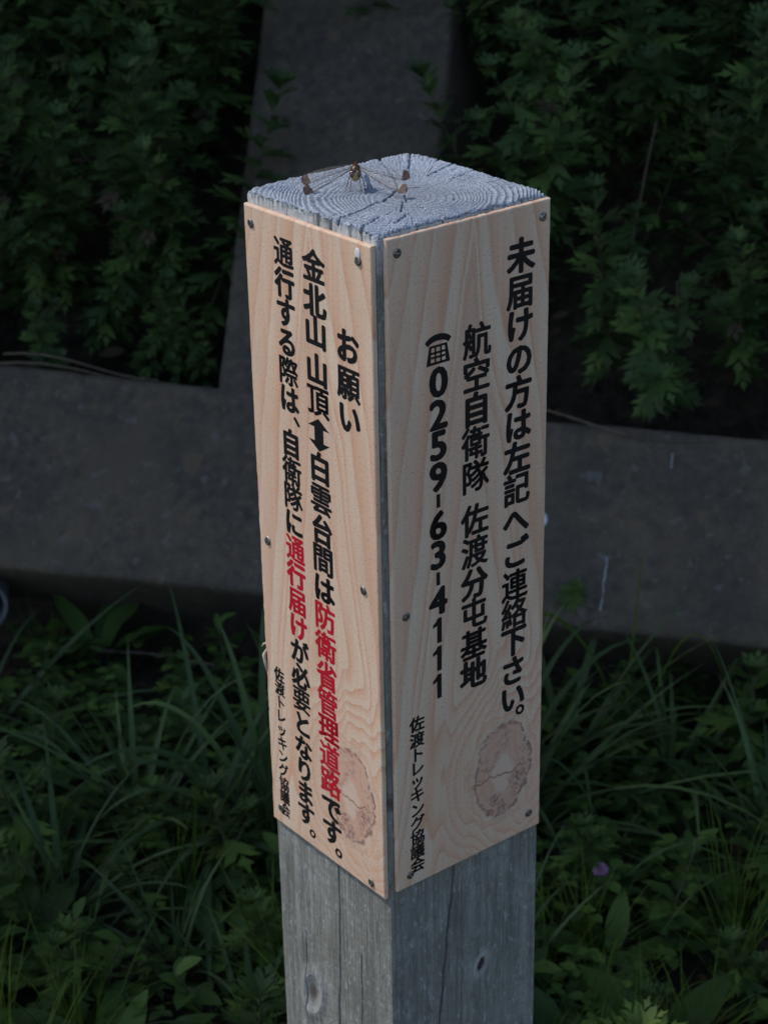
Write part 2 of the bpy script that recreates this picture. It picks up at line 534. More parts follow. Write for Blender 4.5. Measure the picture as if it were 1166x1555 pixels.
# ------------------------------------------------------------------ the post
W = .15
A = R(37.815)
eR = Vector((math.cos(A), math.sin(A), 0)); eL = Vector((-math.sin(A), math.cos(A), 0))
HT = 1.15
ctr = (eR + eL) * (W / 2)
root = empty('signpost', (ctr.x, ctr.y, 0), A, 'square grey weathered timber post with wood-grain Japanese notice boards on two faces', 'signpost')
HW = W / 2
NS = 250                                        # cells per side
PITH = (.0695, .0515)
CRACKS_TOP = [([(.131, .165), (.1146, .1365), (.0966, .1038), (.0844, .0834), (.0748, .0766), (.0528, .0621)], .0007),
              ([(.1509, .1526), (.1227, .1197)], .0006), ([(.1587, .1113), (.118, .0937)], .0005),
              ([(.1555, .1286), (.1396, .114)], .0003), ([(.0521, .0648), (.0274, .0557), (.0077, .0511), (0, .049)], .0006),
              ([(.0844, .0834), (.0971, .0742)], .0003), ([(.0763, .0667), (.065, .0512)], .0005), ([(.0633, .0527), (.0465, .0347)], .0004),
              ([(.0502, .0294), (.0289, .0184)], .0004), ([(.03, .09), (.0, .102)], .0003), ([(.025, .03), (.0, .018)], .0005),
              ([(.09, .03), (.099, 0)], .0006), ([(.11, .04), (.125, .0)], .0004), ([(.06, .03), (.055, .0)], .0004),
              ([(.12, .07), (.15, .078)], .0003), ([(.045, .1), (.03, .15)], .0004), ([(.07, .12), (.068, .15)], .0003)]
_r = random.Random(3)
for k in range(46):
    an = _r.uniform(0, 6.283); r0 = _r.uniform(.012, .07); r1 = r0 + _r.uniform(.006, .022)
    j = _r.uniform(-.06, .06)
    CRACKS_TOP.append(([(PITH[0] + r0 * math.cos(an), PITH[1] + r0 * math.sin(an)), (PITH[0] + r1 * math.cos(an + j), PITH[1] + r1 * math.sin(an + j))], _r.uniform(.00015, .0003)))
CRACKS_TOP[:] = [([(a - (.005 if .004 < a < .146 else 0), b - (.0065 if .004 < b < .146 else 0)) for a, b in pts], wd) if i < 9 else (pts, wd) for i, (pts, wd) in enumerate(CRACKS_TOP)]
def segdist(x, y, pts):
    best = np.full(x.shape, 9.)
    for (x0, y0), (x1, y1) in zip(pts[:-1], pts[1:]):
        dx, dy = x1 - x0, y1 - y0
        t = np.clip(((x - x0) * dx + (y - y0) * dy) / (dx * dx + dy * dy), 0, 1)
        best = np.minimum(best, np.hypot(x - x0 - t * dx, y - y0 - t * dy))
    return best
def top_height(x, y):
    """x along eR, y along eL, 0..W ; returns height, ring tone"""
    cl = lambda q: np.clip(q, 0, W)
    x = cl(x); y = cl(y)
    dx = x - PITH[0]; dy = y - PITH[1]
    th = np.arctan2(dy, dx)
    rho = np.hypot(dx, dy) * (1 + .10 * (noise(np.cos(th) * 1.5 + 5, np.sin(th) * 1.5 + 5, 2) - .5)) + (fbm(x * 45, y * 45, 4) - .5) * .004
    rings = rho / .0034 + .9 * np.sin(rho * 140)
    fr = rings - np.floor(rings)
    ridge = np.where(fr < .72, fr / .72, (1 - fr) / .28)
    outer = np.clip((rho - .012) / .06, 0, 1)
    h = (ridge - .5) * (.0002 + .0009 * outer) * (.5 + noise(x * 60, y * 60, 44))
    # radial fraying that breaks the ridges up
    fr2 = noise(th * 90 + 40, rho * 90, 8); fr3 = noise(x * 1400, y * 1400, 6)
    h = h - outer * np.clip(fr2 - .5, 0, 1) * .0018 + (fr3 - .5) * .0004 * (.4 + outer) + (noise(x * 520, y * 520, 16) - .5) * .0004 * (.3 + outer)
    h = h + (fbm(x * 60, y * 60, 12) - .5) * .0012
    for pts, wd in CRACKS_TOP:
        jx = (noise(x * 500, y * 500, 31) - .5) * .0012
        d = segdist(x + jx, y - jx, pts)
        h = h - .0045 * np.exp(-(d / (wd * 1.1)) ** 2) * (.35 if wd < .00035 else 1)
    e = np.minimum(np.minimum(x, W - x), np.minimum(y, W - y))
    cx = np.minimum(x, W - x); cy = np.minimum(y, W - y)
    h = h - .0022 * np.exp(-e / .0012) - .004 * np.exp(-(cx + cy) / .006)
    return h, np.clip(ridge, 0, 1) * (.3 + .7 * outer)

SIDE_CRACKS = {'L': [([(.0669, .5), (.0669, .5815), (.0716, .687), (.073, 1.15)], .0006), ([(.0397, .60), (.041, .69), (.04, .9)], .0004),
                     ([(.052, 0), (.0525, .02)], .0006), ([(.03, .0), (.03, .02)], .0005), ([(.018, 0), (.018, .015)], .0005), ([(.102, 0), (.102, .012)], .0004), ([(.066, 0), (.066, .012)], .0004),
                     ([(.115, .62), (.117, .76)], .0003)],
               'R': [([(.064, .49), (.0632, .52), (.0474, .666), (.043, .9)], .0009), ([(.0705, .6), (.0696, .678), (.068, .8)], .0003),
                     ([(.099, 0), (.099, .012)], .0007), ([(.055, 0), (.055, .014)], .0006), ([(.125, 0), (.125, .012)], .0005), ([(.033, 0), (.033, .01)], .0004), ([(.075, 0), (.075, .012)], .0004)]}
def side_disp(s, v, face):
    """s distance from the face's front (or first) corner, v distance below the top"""
    seed = {'L': 50, 'R': 60}.get(face, 70)
    k = np.zeros(s.shape); pale = np.zeros(s.shape)
    sw = s.copy()
    if face == 'L':
        q = np.hypot((s - .1076) / .014, (v - .677 - (s - .1076) * .5) / .021)
        sw = s + np.sign(s - .1076) * .008 * np.exp(-q * q / 3)
        k = np.clip(1.1 - q * 2.1, 0, 1) * .85 + .35 * np.exp(-((q - .72) / .05) ** 2)
        pale = .75 * np.exp(-((q - .85) / .30) ** 2) * (.6 + .4 * np.sin(q * 28))
    d = (noise(sw * 900, v * 12, seed) - .5) * .00045 + (noise(sw * 330, v * 7, seed + 1) - .5) * .0007 + (noise(sw * 90, v * 4, seed + 2) - .5) * .0007
    d += (noise(s * 1500, v * 250, seed + 3) - .5) * .00022
    saw = np.sin((v * 900 + s * 260 * (1 if face == 'R' else -1) + noise(s * 20, v * 20, seed + 4) * 5)) * .00006
    d += saw
    # frayed fibres right under the sawn end
    d += np.exp(-v / .004) * (noise(s * 1100, v * 30, seed + 8) - .6) * .0022
    for pts, wd in SIDE_CRACKS.get(face, []):
        jx = (noise(s * 0 + 2, v * 60, seed + 5) - .5) * .0016
        dd = segdist(s + jx, v, pts)
        d -= .005 * np.exp(-(dd / wd) ** 2)
    if face == 'L':
        d += .0016 * np.exp(-((q - 1.0) / .3) ** 2) - .001 * np.exp(-q * q * 4)
        dd = segdist(s, v, [(.098, .70), (.091, .715), (.095, .74)]); d -= .002 * np.exp(-(dd / .0008) ** 2)
    if face == 'R':
        q = np.hypot((s - .0907 + (v - .6283) * .25) / .0034, (v - .6283) / .0052)
        d -= .004 * np.clip((1.15 - q) * 4, 0, 1)
        pale = .5 * np.exp(-((q - 1.9) / .7) ** 2)
        d += .0006 * np.exp(-((q - 1.5) / .4) ** 2)
        k = np.maximum(k, (q < 1.1) * .9)
    q = np.hypot((s - .0) / .009, (v - .4375) / .0075)
    if face in 'LR':
        k = np.maximum(k, np.clip(1.4 - q * 1.3, 0, 1) * .85)
        d -= .0008 * np.exp(-((q - 1) / .12) ** 2)
    # corner arris
    e = np.minimum(s, W - s)
    d -= .0016 * np.exp(-e / .0012)
    return d, k, pale, np.clip(noise(sw * 260, v * 5, seed + 6) * 1.2 - .65, 0, 1)

lin = np.linspace(0, W, NS + 1)
# rows down the sides
vr = [.0, .0006]
for lo, hi, st in ((.0015, .03, .0010), (.03, .428, .006), (.428, .448, .0008), (.448, .50, .005), (.50, .622, .0020), (.622, .635, .0004), (.635, .72, .0020), (.72, .80, .004), (.80, 1.17, .02)):
    vr += list(np.arange(lo, hi, st))
vr.append(HT); vr = np.array(sorted(set(np.round(vr, 5))))
vr = vr[vr <= HT]
def post_face(face):
    s, v = np.meshgrid(lin, vr)
    d, k, pl, tn = side_disp(s, v, face)
    edge = (s <= 0) | (s >= W)
    if face == 'L': x, y, nx, ny = 0 * s, s, -1, 0
    elif face == 'R': x, y, nx, ny = s, 0 * s, 0, -1
    elif face == 'BL': x, y, nx, ny = s, 0 * s + W, 0, 1
    else: x, y, nx, ny = 0 * s + W, s, 1, 0
    ht, _ = top_height(x, y)
    fade = np.exp(-v / .003)
    z = HT - v + ht * fade
    # shared corners: pull diagonally inward by the same amount on both faces
    cin = .0016
    dd = np.where(edge, -cin, d)
    X = x + nx * dd; Y = y + ny * dd
    if face in ('L', 'BR'): Y = np.where(s <= 0, cin, np.where(s >= W, W - cin, Y))
    else: X = np.where(s <= 0, cin, np.where(s >= W, W - cin, X))
    top = v <= 0
    return X, Y, z, k, pl, tn
def build_post():
    V = []; F = []; K = []; T = []; PL = []; base = 0; rows = len(vr); n = NS + 1
    for face in ('L', 'R', 'BL', 'BR'):
        X, Y, Z, k, pl, tn = post_face(face); PL.append(pl.ravel())
        V.append(np.stack([X - HW, Y - HW, Z], -1).reshape(-1, 3)); K.append(k.ravel()); T.append(tn.ravel())
        i = (np.arange(rows - 1)[:, None] * n + np.arange(n - 1)[None]).ravel() + base
        f = np.stack([i, i + 1, i + n + 1, i + n], 1)
        if face in ('L', 'BL'): pass
        else: f = f[:, ::-1]
        F.append(f); base += rows * n
    return np.concatenate(V), np.concatenate(F), np.concatenate(K), np.concatenate(T), np.concatenate(PL)
def attrs(me, **kw):
    for k, a in kw.items():
        at = me.attributes.new(k, 'FLOAT', 'POINT'); at.data.foreach_set('value', np.asarray(a, np.float32))
V, F, K, T, PL = build_post()
me = mesh_np('post_shaft', V, F); attrs(me, tone=T, knot=K, pale=PL)
ob('post_shaft', me, M_SIDE, root)
# sawn end: its rim follows the side sheets' top rows
NT_ = 300
l2 = np.linspace(0, W, NT_ + 1)
x, y = np.meshgrid(l2, l2)
h, tn = top_height(x, y)
def rim(face, s):
    d, _, _, _ = side_disp(s, np.zeros_like(s), face)
    return d
inx = x.copy(); iny = y.copy()
fall = lambda q: np.exp(-q / .0008)
inx -= rim('L', y[:, :1].repeat(x.shape[1], 1)) * fall(x)
iny -= rim('R', x[:1].repeat(x.shape[0], 0)) * fall(y)
inx += rim('BR', y[:, :1].repeat(x.shape[1], 1)) * fall(W - x)
iny += rim('BL', x[:1].repeat(x.shape[0], 0)) * fall(W - y)
V = np.stack([np.clip(inx, .0003, W - .0003) - HW, np.clip(iny, .0003, W - .0003) - HW, HT + h], -1).reshape(-1, 3)
n = NT_ + 1
i = (np.arange(NT_)[:, None] * n + np.arange(NT_)[None]).ravel()
me = mesh_np('sawn_end', V, np.stack([i, i + 1, i + n + 1, i + n], 1)); attrs(me, tone=1 - tn.ravel(), knot=tn.ravel() * 0)
ob('sawn_end', me, M_TOP, root, label='bleached sawn end of the post with growth rings and radial cracks')

# ------------------------------------------------------------------ the two boards and their printed text
BT = .004
def board_frame(face):
    """matrix: local x to the reader's right, y up, z out of the board; origin at the post's top left edge of the face"""
    if face == 'R': ex, nz, o = eR, -eL, Vector((0, 0, HT))
    else: ex, nz, o = -eL, -eR, eL * W + Vector((0, 0, HT))
    m = Matrix((ex, Vector((0, 0, 1)), nz)).transposed().to_4x4(); m.translation = o
    return m
bpy.context.view_layer.update()
root_inv = root.matrix_world.inverted()

def make_board(face, x0, x1, y0, y1, skew, label):
    rr = random.Random(11 if face == 'L' else 12)
    out = []                                        # outline, clockwise seen from behind
    n = 44
    for k in range(n + 1): out.append((x0 + (x1 - x0) * k / n + 0, y0 + skew * k / n + rr.uniform(-.00012, .00012)))
    m = 90
    for k in range(1, m + 1): out.append((x1 + rr.uniform(-.00012, .00012), y0 + skew + (y1 - y0 - skew) * k / m))
    for k in range(1, n + 1): out.append((x1 + (x0 - x1) * k / n, y1 + rr.uniform(-.00012, .00012)))
    for k in range(1, m):
        yy = y1 + (y0 - y1) * k / m
        xx = x0 + rr.uniform(-.00015, .00015)
        if face == 'L':
            vv = -yy
            if .365 < vv < .385: xx += .0028 * math.sin((vv - .365) / .02 * math.pi) * (.6 + .4 * rr.random())
            elif .22 < vv < .5: xx += rr.uniform(-.0001, .0007)
        out.append((xx, yy))
    cxx, cyy = (x0 + x1) / 2, (y0 + y1) / 2
    N_ = len(out)
    def ring(inset, z): return [(px + (inset if px < cxx else -inset) * (abs(px - cxx) / (x1 - x0) * 2 > .97), py + (inset if py < cyy else -inset) * (abs(py - cyy) / abs(y1 - y0) * 2 > .985), z) for px, py in out]
    V = ring(0, .0003) + ring(0, BT - .0011) + ring(.0004, BT - .0003) + ring(.0012, BT)
    F = []
    for j in range(3):
        for k in range(N_):
            F.append((j * N_ + k, j * N_ + (k + 1) % N_, (j + 1) * N_ + (k + 1) % N_, (j + 1) * N_ + k))
    F = [f[::-1] for f in F]
    F.append(tuple(range(3 * N_, 4 * N_))[::-1]); F.append(tuple(range(N_)))
    me = mesh_np('notice_board', V, F, False)
    b = ob('notice_board', me, M_BOARD, root, label=label)
    b.matrix_local = root_inv @ board_frame(face)
    return b
bl = make_board('L', .0019, .1474, -.0103, -.5228, .0015, 'board facing front left with black and red vertical Japanese text')
br = make_board('R', .0039, .1482, -.0045, -.5161, .0010, 'board facing front right with black Japanese text and a telephone number')

_gl = {}
def glyph(ch):
    if ch in _gl: return _gl[ch]
    c = bpy.data.curves.new('glyph', 'FONT'); c.body = ch; c.resolution_u = 3
    o = bpy.data.objects.new('glyph', c); COL.objects.link(o)
    dg = bpy.context.evaluated_depsgraph_get()
    m = bpy.data.meshes.new_from_object(o.evaluated_get(dg))
    v = np.array([q.co[:2] for q in m.vertices]) if len(m.vertices) else np.zeros((0, 2))
    f = [tuple(p.vertices) for p in m.polygons]
    bpy.data.objects.remove(o); bpy.data.curves.remove(c); bpy.data.meshes.remove(m)
    _gl[ch] = (v, f)
    return _gl[ch]

THIN = set('おいすはにがとなりでまけるさへのご山北方下未分左白台自地必行')
MID = set('空屯基佐記省理金間届')
def text_line(board, chars, w_em, h_em, mat, bold=.030, name='text_line', lift=.00012):
    """chars: (character, x, v) = centre of the glyph's cell on the board"""
    V = []; F = []; lay = 0
    shifts = [(0, 0)] + [(math.cos(a) * bold, math.sin(a) * bold * .8) for a in np.linspace(0, 2 * math.pi, 9)[:-1]]
    shifts += [(bold * .5, 0), (-bold * .5, 0), (0, bold * .4), (0, -bold * .4)]
    for ch, cx, cv in chars:
        cv = cv * .9958 + .0030
        if ch == '|':
            b = len(V); hw, hh = .0017, .0052
            V += [(cx - hw, -cv - hh, BT + lift), (cx + hw, -cv - hh, BT + lift), (cx + hw, -cv + hh, BT + lift), (cx - hw, -cv + hh, BT + lift)]
            F.append((b, b + 1, b + 2, b + 3)); continue
        if ch == '1':
            b = len(V); z = BT + lift
            V += [(cx + q_[0] * .001, -cv + q_[1] * .001, z) for q_ in ((3.4, -10.2), (3.4, 10.2), (-.2, 10.2), (-2.0, 7.6), (-4.8, 5.6), (-4.8, 2.9), (-.9, 4.2), (-.9, -10.2))]
            F.append(tuple(range(b, b + 8))); continue
        if ch == 'TEL' or ch == 'ARR':
            continue
        v, f = glyph(ch)
        if ch in '0123456789':
            ox = (v[:, 0].min() + v[:, 0].max()) / 2; oy = (v[:, 1].min() + v[:, 1].max()) / 2
            sx, sy = w_em * 1.28, h_em * 1.14
            bo = 1.15
        elif ch == '。' or ch == '、':
            ox = (v[:, 0].min() + v[:, 0].max()) / 2; oy = (v[:, 1].min() + v[:, 1].max()) / 2
            sx, sy, bo = w_em, h_em, .8
        else:
            ox, oy, sx, sy = .5, .38, w_em, h_em
            bo = (1.55 if ch in THIN else 1.2 if ch in MID else 1.0) if bold > .025 else 1.0
        for dx, dy in shifts:
            b = len(V); lay += 1
            z = BT + lift + (lay % 11) * 3e-6
            for q in v: V.append((cx + (q[0] - ox + dx * bo) * sx, -cv + (q[1] - oy + dy * bo) * sy, z))
            F += [tuple(b + i for i in p) for p in f]
    me = mesh_np(name, V, F, False)
    return ob(name, me, mat, board)

def poly_glyph(board, polys, mat, name, lift=.00012):
    V = []; F = []
    for p in polys:
        b = len(V); V += [(q[0], q[1], BT + lift) for q in p]; F.append(tuple(range(b, b + len(p))))
    return ob(name, mesh_np(name, V, F, False), mat, board)

def VV(v): return v * .9958 + .0030
def cells(s, xs, vs, flip=False): return [(c, x, v) for c, x, v in zip(s, xs, vs)]
def fitx(a, b, vs): return [a + (b - a) * (v - vs[0]) / (vs[-1] - vs[0]) for v in vs]
# ---- left board (x = .15 - distance from the front corner)
vs = [.0824, .1095, .1348]
text_line(bl, cells('お願い', [.1194] * 3, vs), .0262, .0262, M_BLACK)
vs = [.0343, .0589, .0815, .1094, .1329]
text_line(bl, cells('金北山山頂', [.0834] * 5, vs), .0262, .0246, M_BLACK)
ax, av = .0831, .1614
poly_glyph(bl, [[(ax + a * .0125, -av + b * .0125) for a, b in pts] for pts in
     ([(-.42, -.42), (.42, -.42), (.42, .42), (-.42, .42)], [(-1, .42), (1, .42), (0, 1)], [(1, -.42), (-1, -.42), (0, -1)])], M_BLACK, 'double_arrow')
vs = [.1843, .2089, .2338, .2573, .2815]
text_line(bl, cells('白雲台間は', [.0829] * 5, vs), .0262, .0246, M_BLACK)
vs = [.3049, .3297, .3546, .3782, .4015, .4256, .4491]
text_line(bl, cells('防衛省管理道路', [.0826] * 7, vs), .0262, .0246, M_RED)
text_line(bl, [('で', .0827, .4727), ('す', .0826, .4945), ('。', .0903, .5101)], .0262, .0246, M_BLACK)
vs = [.0326, .0550, .0766, .0985, .1206, .1418]
text_line(bl, cells('通行する際は', [.0486] * 6, vs) + [('、', .0565, .1572)], .0236, .0226, M_BLACK)
vs = [.1764, .1982, .2192, .2404]
text_line(bl, cells('自衛隊に', [.0482] * 4, vs), .0236, .0226, M_BLACK)
vs = [.2615, .2830, .3055, .3272]
text_line(bl, cells('通行届け', [.0483] * 4, vs), .0236, .0226, M_RED)
vs = [.3485, .3700, .3910, .4127, .4340, .4545, .4750, .4950]
text_line(bl, cells('が必要となります', [.0484] * 8, vs) + [('。', .0562, .5097)], .0236, .0222, M_BLACK)
n_ = 11
vs = list(np.linspace(.381, .5058, n_))
text_line(bl, cells('佐渡トレッキング協議会', [.0196] * n_, vs), .0134, .0130, M_BLACK, .034)
# ---- right board (x = distance from the front corner)
vs = [.0358, .0618, .0865, .1118, .1370, .1623, .1875, .2123, .2377, .2640, .2905, .3140, .3379, .3633, .3870]
text_line(br, cells('未届けの方は左記へご連絡下さい', fitx(.1212, .1178, vs), vs) + [('。', .1255, .4005)], .0262, .0262, M_BLACK)
vs = [.0885, .1139, .1394, .1649, .1906]
text_line(br, cells('航空自衛隊', fitx(.0813, .0800, vs), vs), .0262, .0262, M_BLACK)
vs = [.2249, .2503, .2759, .3005, .3265, .3515]
text_line(br, cells('佐渡分屯基地', fitx(.0797, .0787, vs), vs), .0262, .0260, M_BLACK)
vs = [.1108, .1348, .1580, .1818, .2002, .2192, .2425, .2615, .2795, .3035, .3267, .3500]
text_line(br, cells('0259|63|4111', fitx(.0468, .0444, vs), vs), .0252, .0262, M_BLACK, .036)
# telephone mark: handset arch over a keypad body
tx, tv = .0466, -.0896
arch = []
for k in range(13):
    a = R(155 - 130 * k / 12); arch.append((tx + math.cos(a) * .0128, tv + .0030 + math.sin(a) * .0082))
for k in range(13):
    a = R(25 + 130 * k / 12); arch.append((tx + math.cos(a) * .0100 , tv + .0012 + math.sin(a) * .0052))
quads = []
def rc(x0, y0, x1, y1): quads.append([(tx + x0, tv + y0), (tx + x1, tv + y0), (tx + x1, tv + y1), (tx + x0, tv + y1)])
quads.append([(tx - .0105, tv - .0105), (tx - .0068, tv - .0105), (tx - .0058, tv + .0035), (tx - .0078, tv + .0035)])
quads.append([(tx + .0068, tv - .0105), (tx + .0105, tv - .0105), (tx + .0078, tv + .0035), (tx + .0058, tv + .0035)])
rc(-.0064, .0018, .0064, .0035); rc(-.0068, -.0105, .0068, -.0086)
rc(-.0062, -.0028, .0062, -.0012); rc(-.0062, -.0061, .0062, -.0045)
rc(-.0032, -.0086, -.0017, .0018); rc(.0017, -.0086, .0032, .0018)
o = poly_glyph(br, quads, M_BLACK, 'telephone_mark')
arch_q = [[arch[k], arch[k + 1], arch[24 - k], arch[25 - k]] for k in range(12)]
poly_glyph(br, arch_q, M_BLACK, 'telephone_mark', .00014)
vs = [.3741, .3877, .4004, .4122, .4238, .4358, .4485, .4606, .4732, .4858, .4983]
text_line(br, cells('佐渡トレッキング協議会', fitx(.0242, .0232, vs), vs), .0142, .0134, M_BLACK, .034)

# screws: pan head with a cross recess, each a little tilted
def screw_mesh():
    mb = MB(); n = 20; rad = .0034
    prof = [(rad * 1.02, -.001), (rad, .0003), (rad * .93, .0006), (rad * .80, .0008)]
    b = 0
    for r_, z in prof:
        for k in range(n):
            a = 2 * math.pi * k / n; mb.v.append((r_ * math.cos(a), r_ * math.sin(a), z))
    for j in range(3):
        for k in range(n):
            mb.f.append((j * n + k, j * n + (k + 1) % n, (j + 1) * n + (k + 1) % n, (j + 1) * n + k))
    b = len(mb.v); a_, L_ = .00045, .0021
    cross = [(L_, -a_), (L_, a_), (a_, a_), (a_, L_), (-a_, L_), (-a_, a_), (-L_, a_), (-L_, -a_), (-a_, -a_), (-a_, -L_), (a_, -L_), (a_, -a_)]
    mb.v += [(x_, y_, .0009) for x_, y_ in cross]; mb.v += [(x_ * .6, y_ * .6, -.0006) for x_, y_ in cross]
    for k in range(12):
        mb.f.append((b + k, b + (k + 1) % 12, b + 12 + (k + 1) % 12, b + 12 + k))
    mb.f.append(tuple(b + 12 + k for k in range(12)))
    # flat between the rim of the dome and the cross: bridge each outer vertex to nearest cross vertex
    outer = [3 * n + k for k in range(n)]
    def ang(i): return math.atan2(mb.v[i][1], mb.v[i][0]) % (2 * math.pi)
    inner = sorted([b + k for k in range(12)], key=ang)
    oi, ii = 0, 0
    outs = sorted(outer, key=ang)
    while oi < n or ii < 12:
        ao = ang(outs[oi % n]) + (2 * math.pi if oi >= n else 0)
        ai = ang(inner[ii % 12]) + (2 * math.pi if ii >= 12 else 0)
        if (ao <= ai and oi < n) or ii >= 12:
            mb.f.append((outs[oi % n], outs[(oi + 1) % n], inner[ii % 12])); oi += 1
        else:
            mb.f.append((inner[(ii + 1) % 12], inner[ii % 12], outs[oi % n])); ii += 1
    return mb.mesh('screw', False)
scm = screw_mesh()
for b_, L_ in ((bl, [(.0101, .0203), (.1336, .0185), (.0128, .2675), (.1304, .2637), (.0145, .5066), (.1313, .5150)]),
               (br, [(.0125, .0121), (.1409, .0121), (.0152, .2819), (.016, .5049), (.1362, .5000)])):
    for x_, v_ in L_:
        s_ = ob('screw', scm, M_METAL, b_, (x_, -VV(v_), BT + (.0003 if b_ is bl else 0)))
        s_.rotation_euler = (random.uniform(-.16, .16), random.uniform(-.16, .16), random.uniform(0, 1.5))
# glue blob over the upper screw next to the front corner, and a torn sliver on the far edge
M_GLUE = mat_plain('white_sealant', (.55, .55, .54), (.7, .7, .7), .3, 60, .5)
mb = MB(); mb.ellipsoid((.1333, -.0168, BT + .0002), (.0030, .0042, .0006), 12, 8)
ob('sealant_blob', mb.mesh('sealant_blob'), M_GLUE, bl)
M_TORN = mat_plain('torn_wood', (.42, .33, .22), (.6, .5, .36), .8, 300)
mb = MB(); mb.tube([(.0026, -.366, BT * .6), (.0012, -.372, BT + .0008), (.0024, -.380, BT + .0006), (.0030, -.392, BT * .8)], [.0004, .0016, .0012, .0002], 6)
mb.tube([(.0022, -.362, BT * .5), (-.0018, -.3645, BT * .7), (-.0030, -.367, BT)], [.0008, .0007, .0002], 5)
ob('torn_sliver', mb.mesh('torn_sliver'), M_TORN, bl)

# ------------------------------------------------------------------ dragonfly
M_CHIT = mat_plain('dark_chitin', (.035, .018, .010), (.10, .045, .018), .3, 500, .5)
M_EYE = mat_plain('brown_eye', (.045, .018, .010), (.07, .03, .015), .12, 200, .8)
M_FACE = mat_plain('ochre_face', (.20, .15, .05), (.28, .20, .07), .4, 500)
M_CLEAR = mat_wing('clear_wing', False); M_TIP = mat_wing('brown_wing_tip', True)
df = empty('dragonfly', (-.0146, .1045, HT + .0005), 0, 'brown dragonfly with dark wing tips resting on the sawn post top', 'dragonfly')
zb = .0115
mb = MB(); mb.ellipsoid((0, .0035, zb + .0012), (.0038, .0058, .0044), 14, 10)
mb.ellipsoid((0, .0005, zb + .001), (.0022, .0022, .0026), 10, 8)
o = ob('thorax', mb.mesh('thorax'), M_CHIT, df)
mb = MB(); pts = []; rad = []
for k in range(11):
    f = k / 10; pts.append((0, .008 + .036 * f, zb + .0005 - .004 * f)); rad.append(.0015 * (1.15 - .35 * math.sin(f * 3.1) if f < .9 else .6) * (1 + .12 * (k % 2)))
mb.tube(pts, rad, 8); ob('abdomen', mb.mesh('abdomen'), M_CHIT, df)
hz = zb - .0008
mb = MB(); mb.ellipsoid((0, -.0046, hz - .0006), (.0026, .0020, .0032), 12, 10)
head = ob('head', mb.mesh('head'), M_FACE, df)
for s_ in (-1, 1):
    mb = MB(); mb.ellipsoid((s_ * .0019, -.0040, hz + .0012), (.0023, .0024, .0028), 14, 10)
    ob('eye', mb.mesh('eye'), M_EYE, head)
for s_ in (-1, 1):
    for (fx, fy, y0) in ((.0038, -.0085, -.0012), (.0065, -.0040, .0005), (.0060, .0060, .003)):
        mb = MB()
        mb.tube([(s_ * .0012, y0, zb - .0015), (s_ * fx * .75, y0 + (fy - y0) * .45, zb * .72), (s_ * fx, fy, .0012), (s_ * (fx + .0008), fy - .0006, .0004)], [.00038, .0003, .00022, .00015], 5)
        ob('leg', mb.mesh('leg'), M_CHIT, df)
def wing_mesh(root_, tip, lead, width, tipfrac):
    """root/tip points, lead = direction of leading edge side, width = chord"""
    r_ = Vector(root_); t_ = Vector(tip); ax_ = t_ - r_; L_ = ax_.length; ax_.normalize()
    ld = Vector(lead); ld = (ld - ax_ * ld.dot(ax_)).normalized(); nn = ax_.cross(ld)
    ns = 44; V = []; F = []; mats = []
    for i in range(ns + 1):
        f = i / ns
        c = width * (.30 + .70 * math.sin(min(1, f * 1.25 + .08) * math.pi * .5) ** 1.2)
        if f > .88: c *= math.sqrt(max(0, 1 - ((f - .88) / .12) ** 2)) + .01
        for j in range(4):
            g = j / 3
            V.append(tuple(r_ + ax_ * (L_ * f) + ld * (c * (.32 - g)) + nn * (.0006 * math.sin(g * 9 + i) + .0012 * math.sin(f * 3.1))))
    for i in range(ns):
        for j in range(3):
            F.append((i * 4 + j, i * 4 + j + 1, i * 4 + j + 5, i * 4 + j + 4)); mats.append(1 if (i + .5) / ns > 1 - tipfrac else 0)
    me = mesh_np('wing', V, F); me.materials.append(M_CLEAR); me.materials.append(M_TIP)
    me.polygons.foreach_set('material_index', np.array(mats, np.int32))
    vein = MB()
    vein.tube([V[i * 4] for i in range(0, ns, 2)], .00022, 4)
    vein.tube([tuple((Vector(V[i * 4]) * .7 + Vector(V[i * 4 + 1]) * .3)) for i in range(0, ns - 10, 3)], .00012, 4)
    vein.tube([tuple((Vector(V[i * 4 + 1]))) for i in range(0, ns - 3, 3)], .0001, 4)
    return me, vein.mesh('vein')
o0 = Vector((-.0148, .112, 0))
for rt_, tp, wd in (((-.0028, .0005, zb + .0035), (-.0350, -.0250, .0046), .0072), ((-.0028, .0050, zb + .0035), (-.0372, -.0030, .0062), .0080),
                    ((.0028, .0005, zb + .0035), (.0345, -.0270, .0046), .0072), ((.0028, .0050, zb + .0035), (.0380, .0045, .0062), .0080)):
    m1, m2 = wing_mesh(rt_, tp, (0, -.72, -.70), wd, .16)
    wg = ob('wing', m1, None, df); ob('vein', m2, M_CHIT, wg)

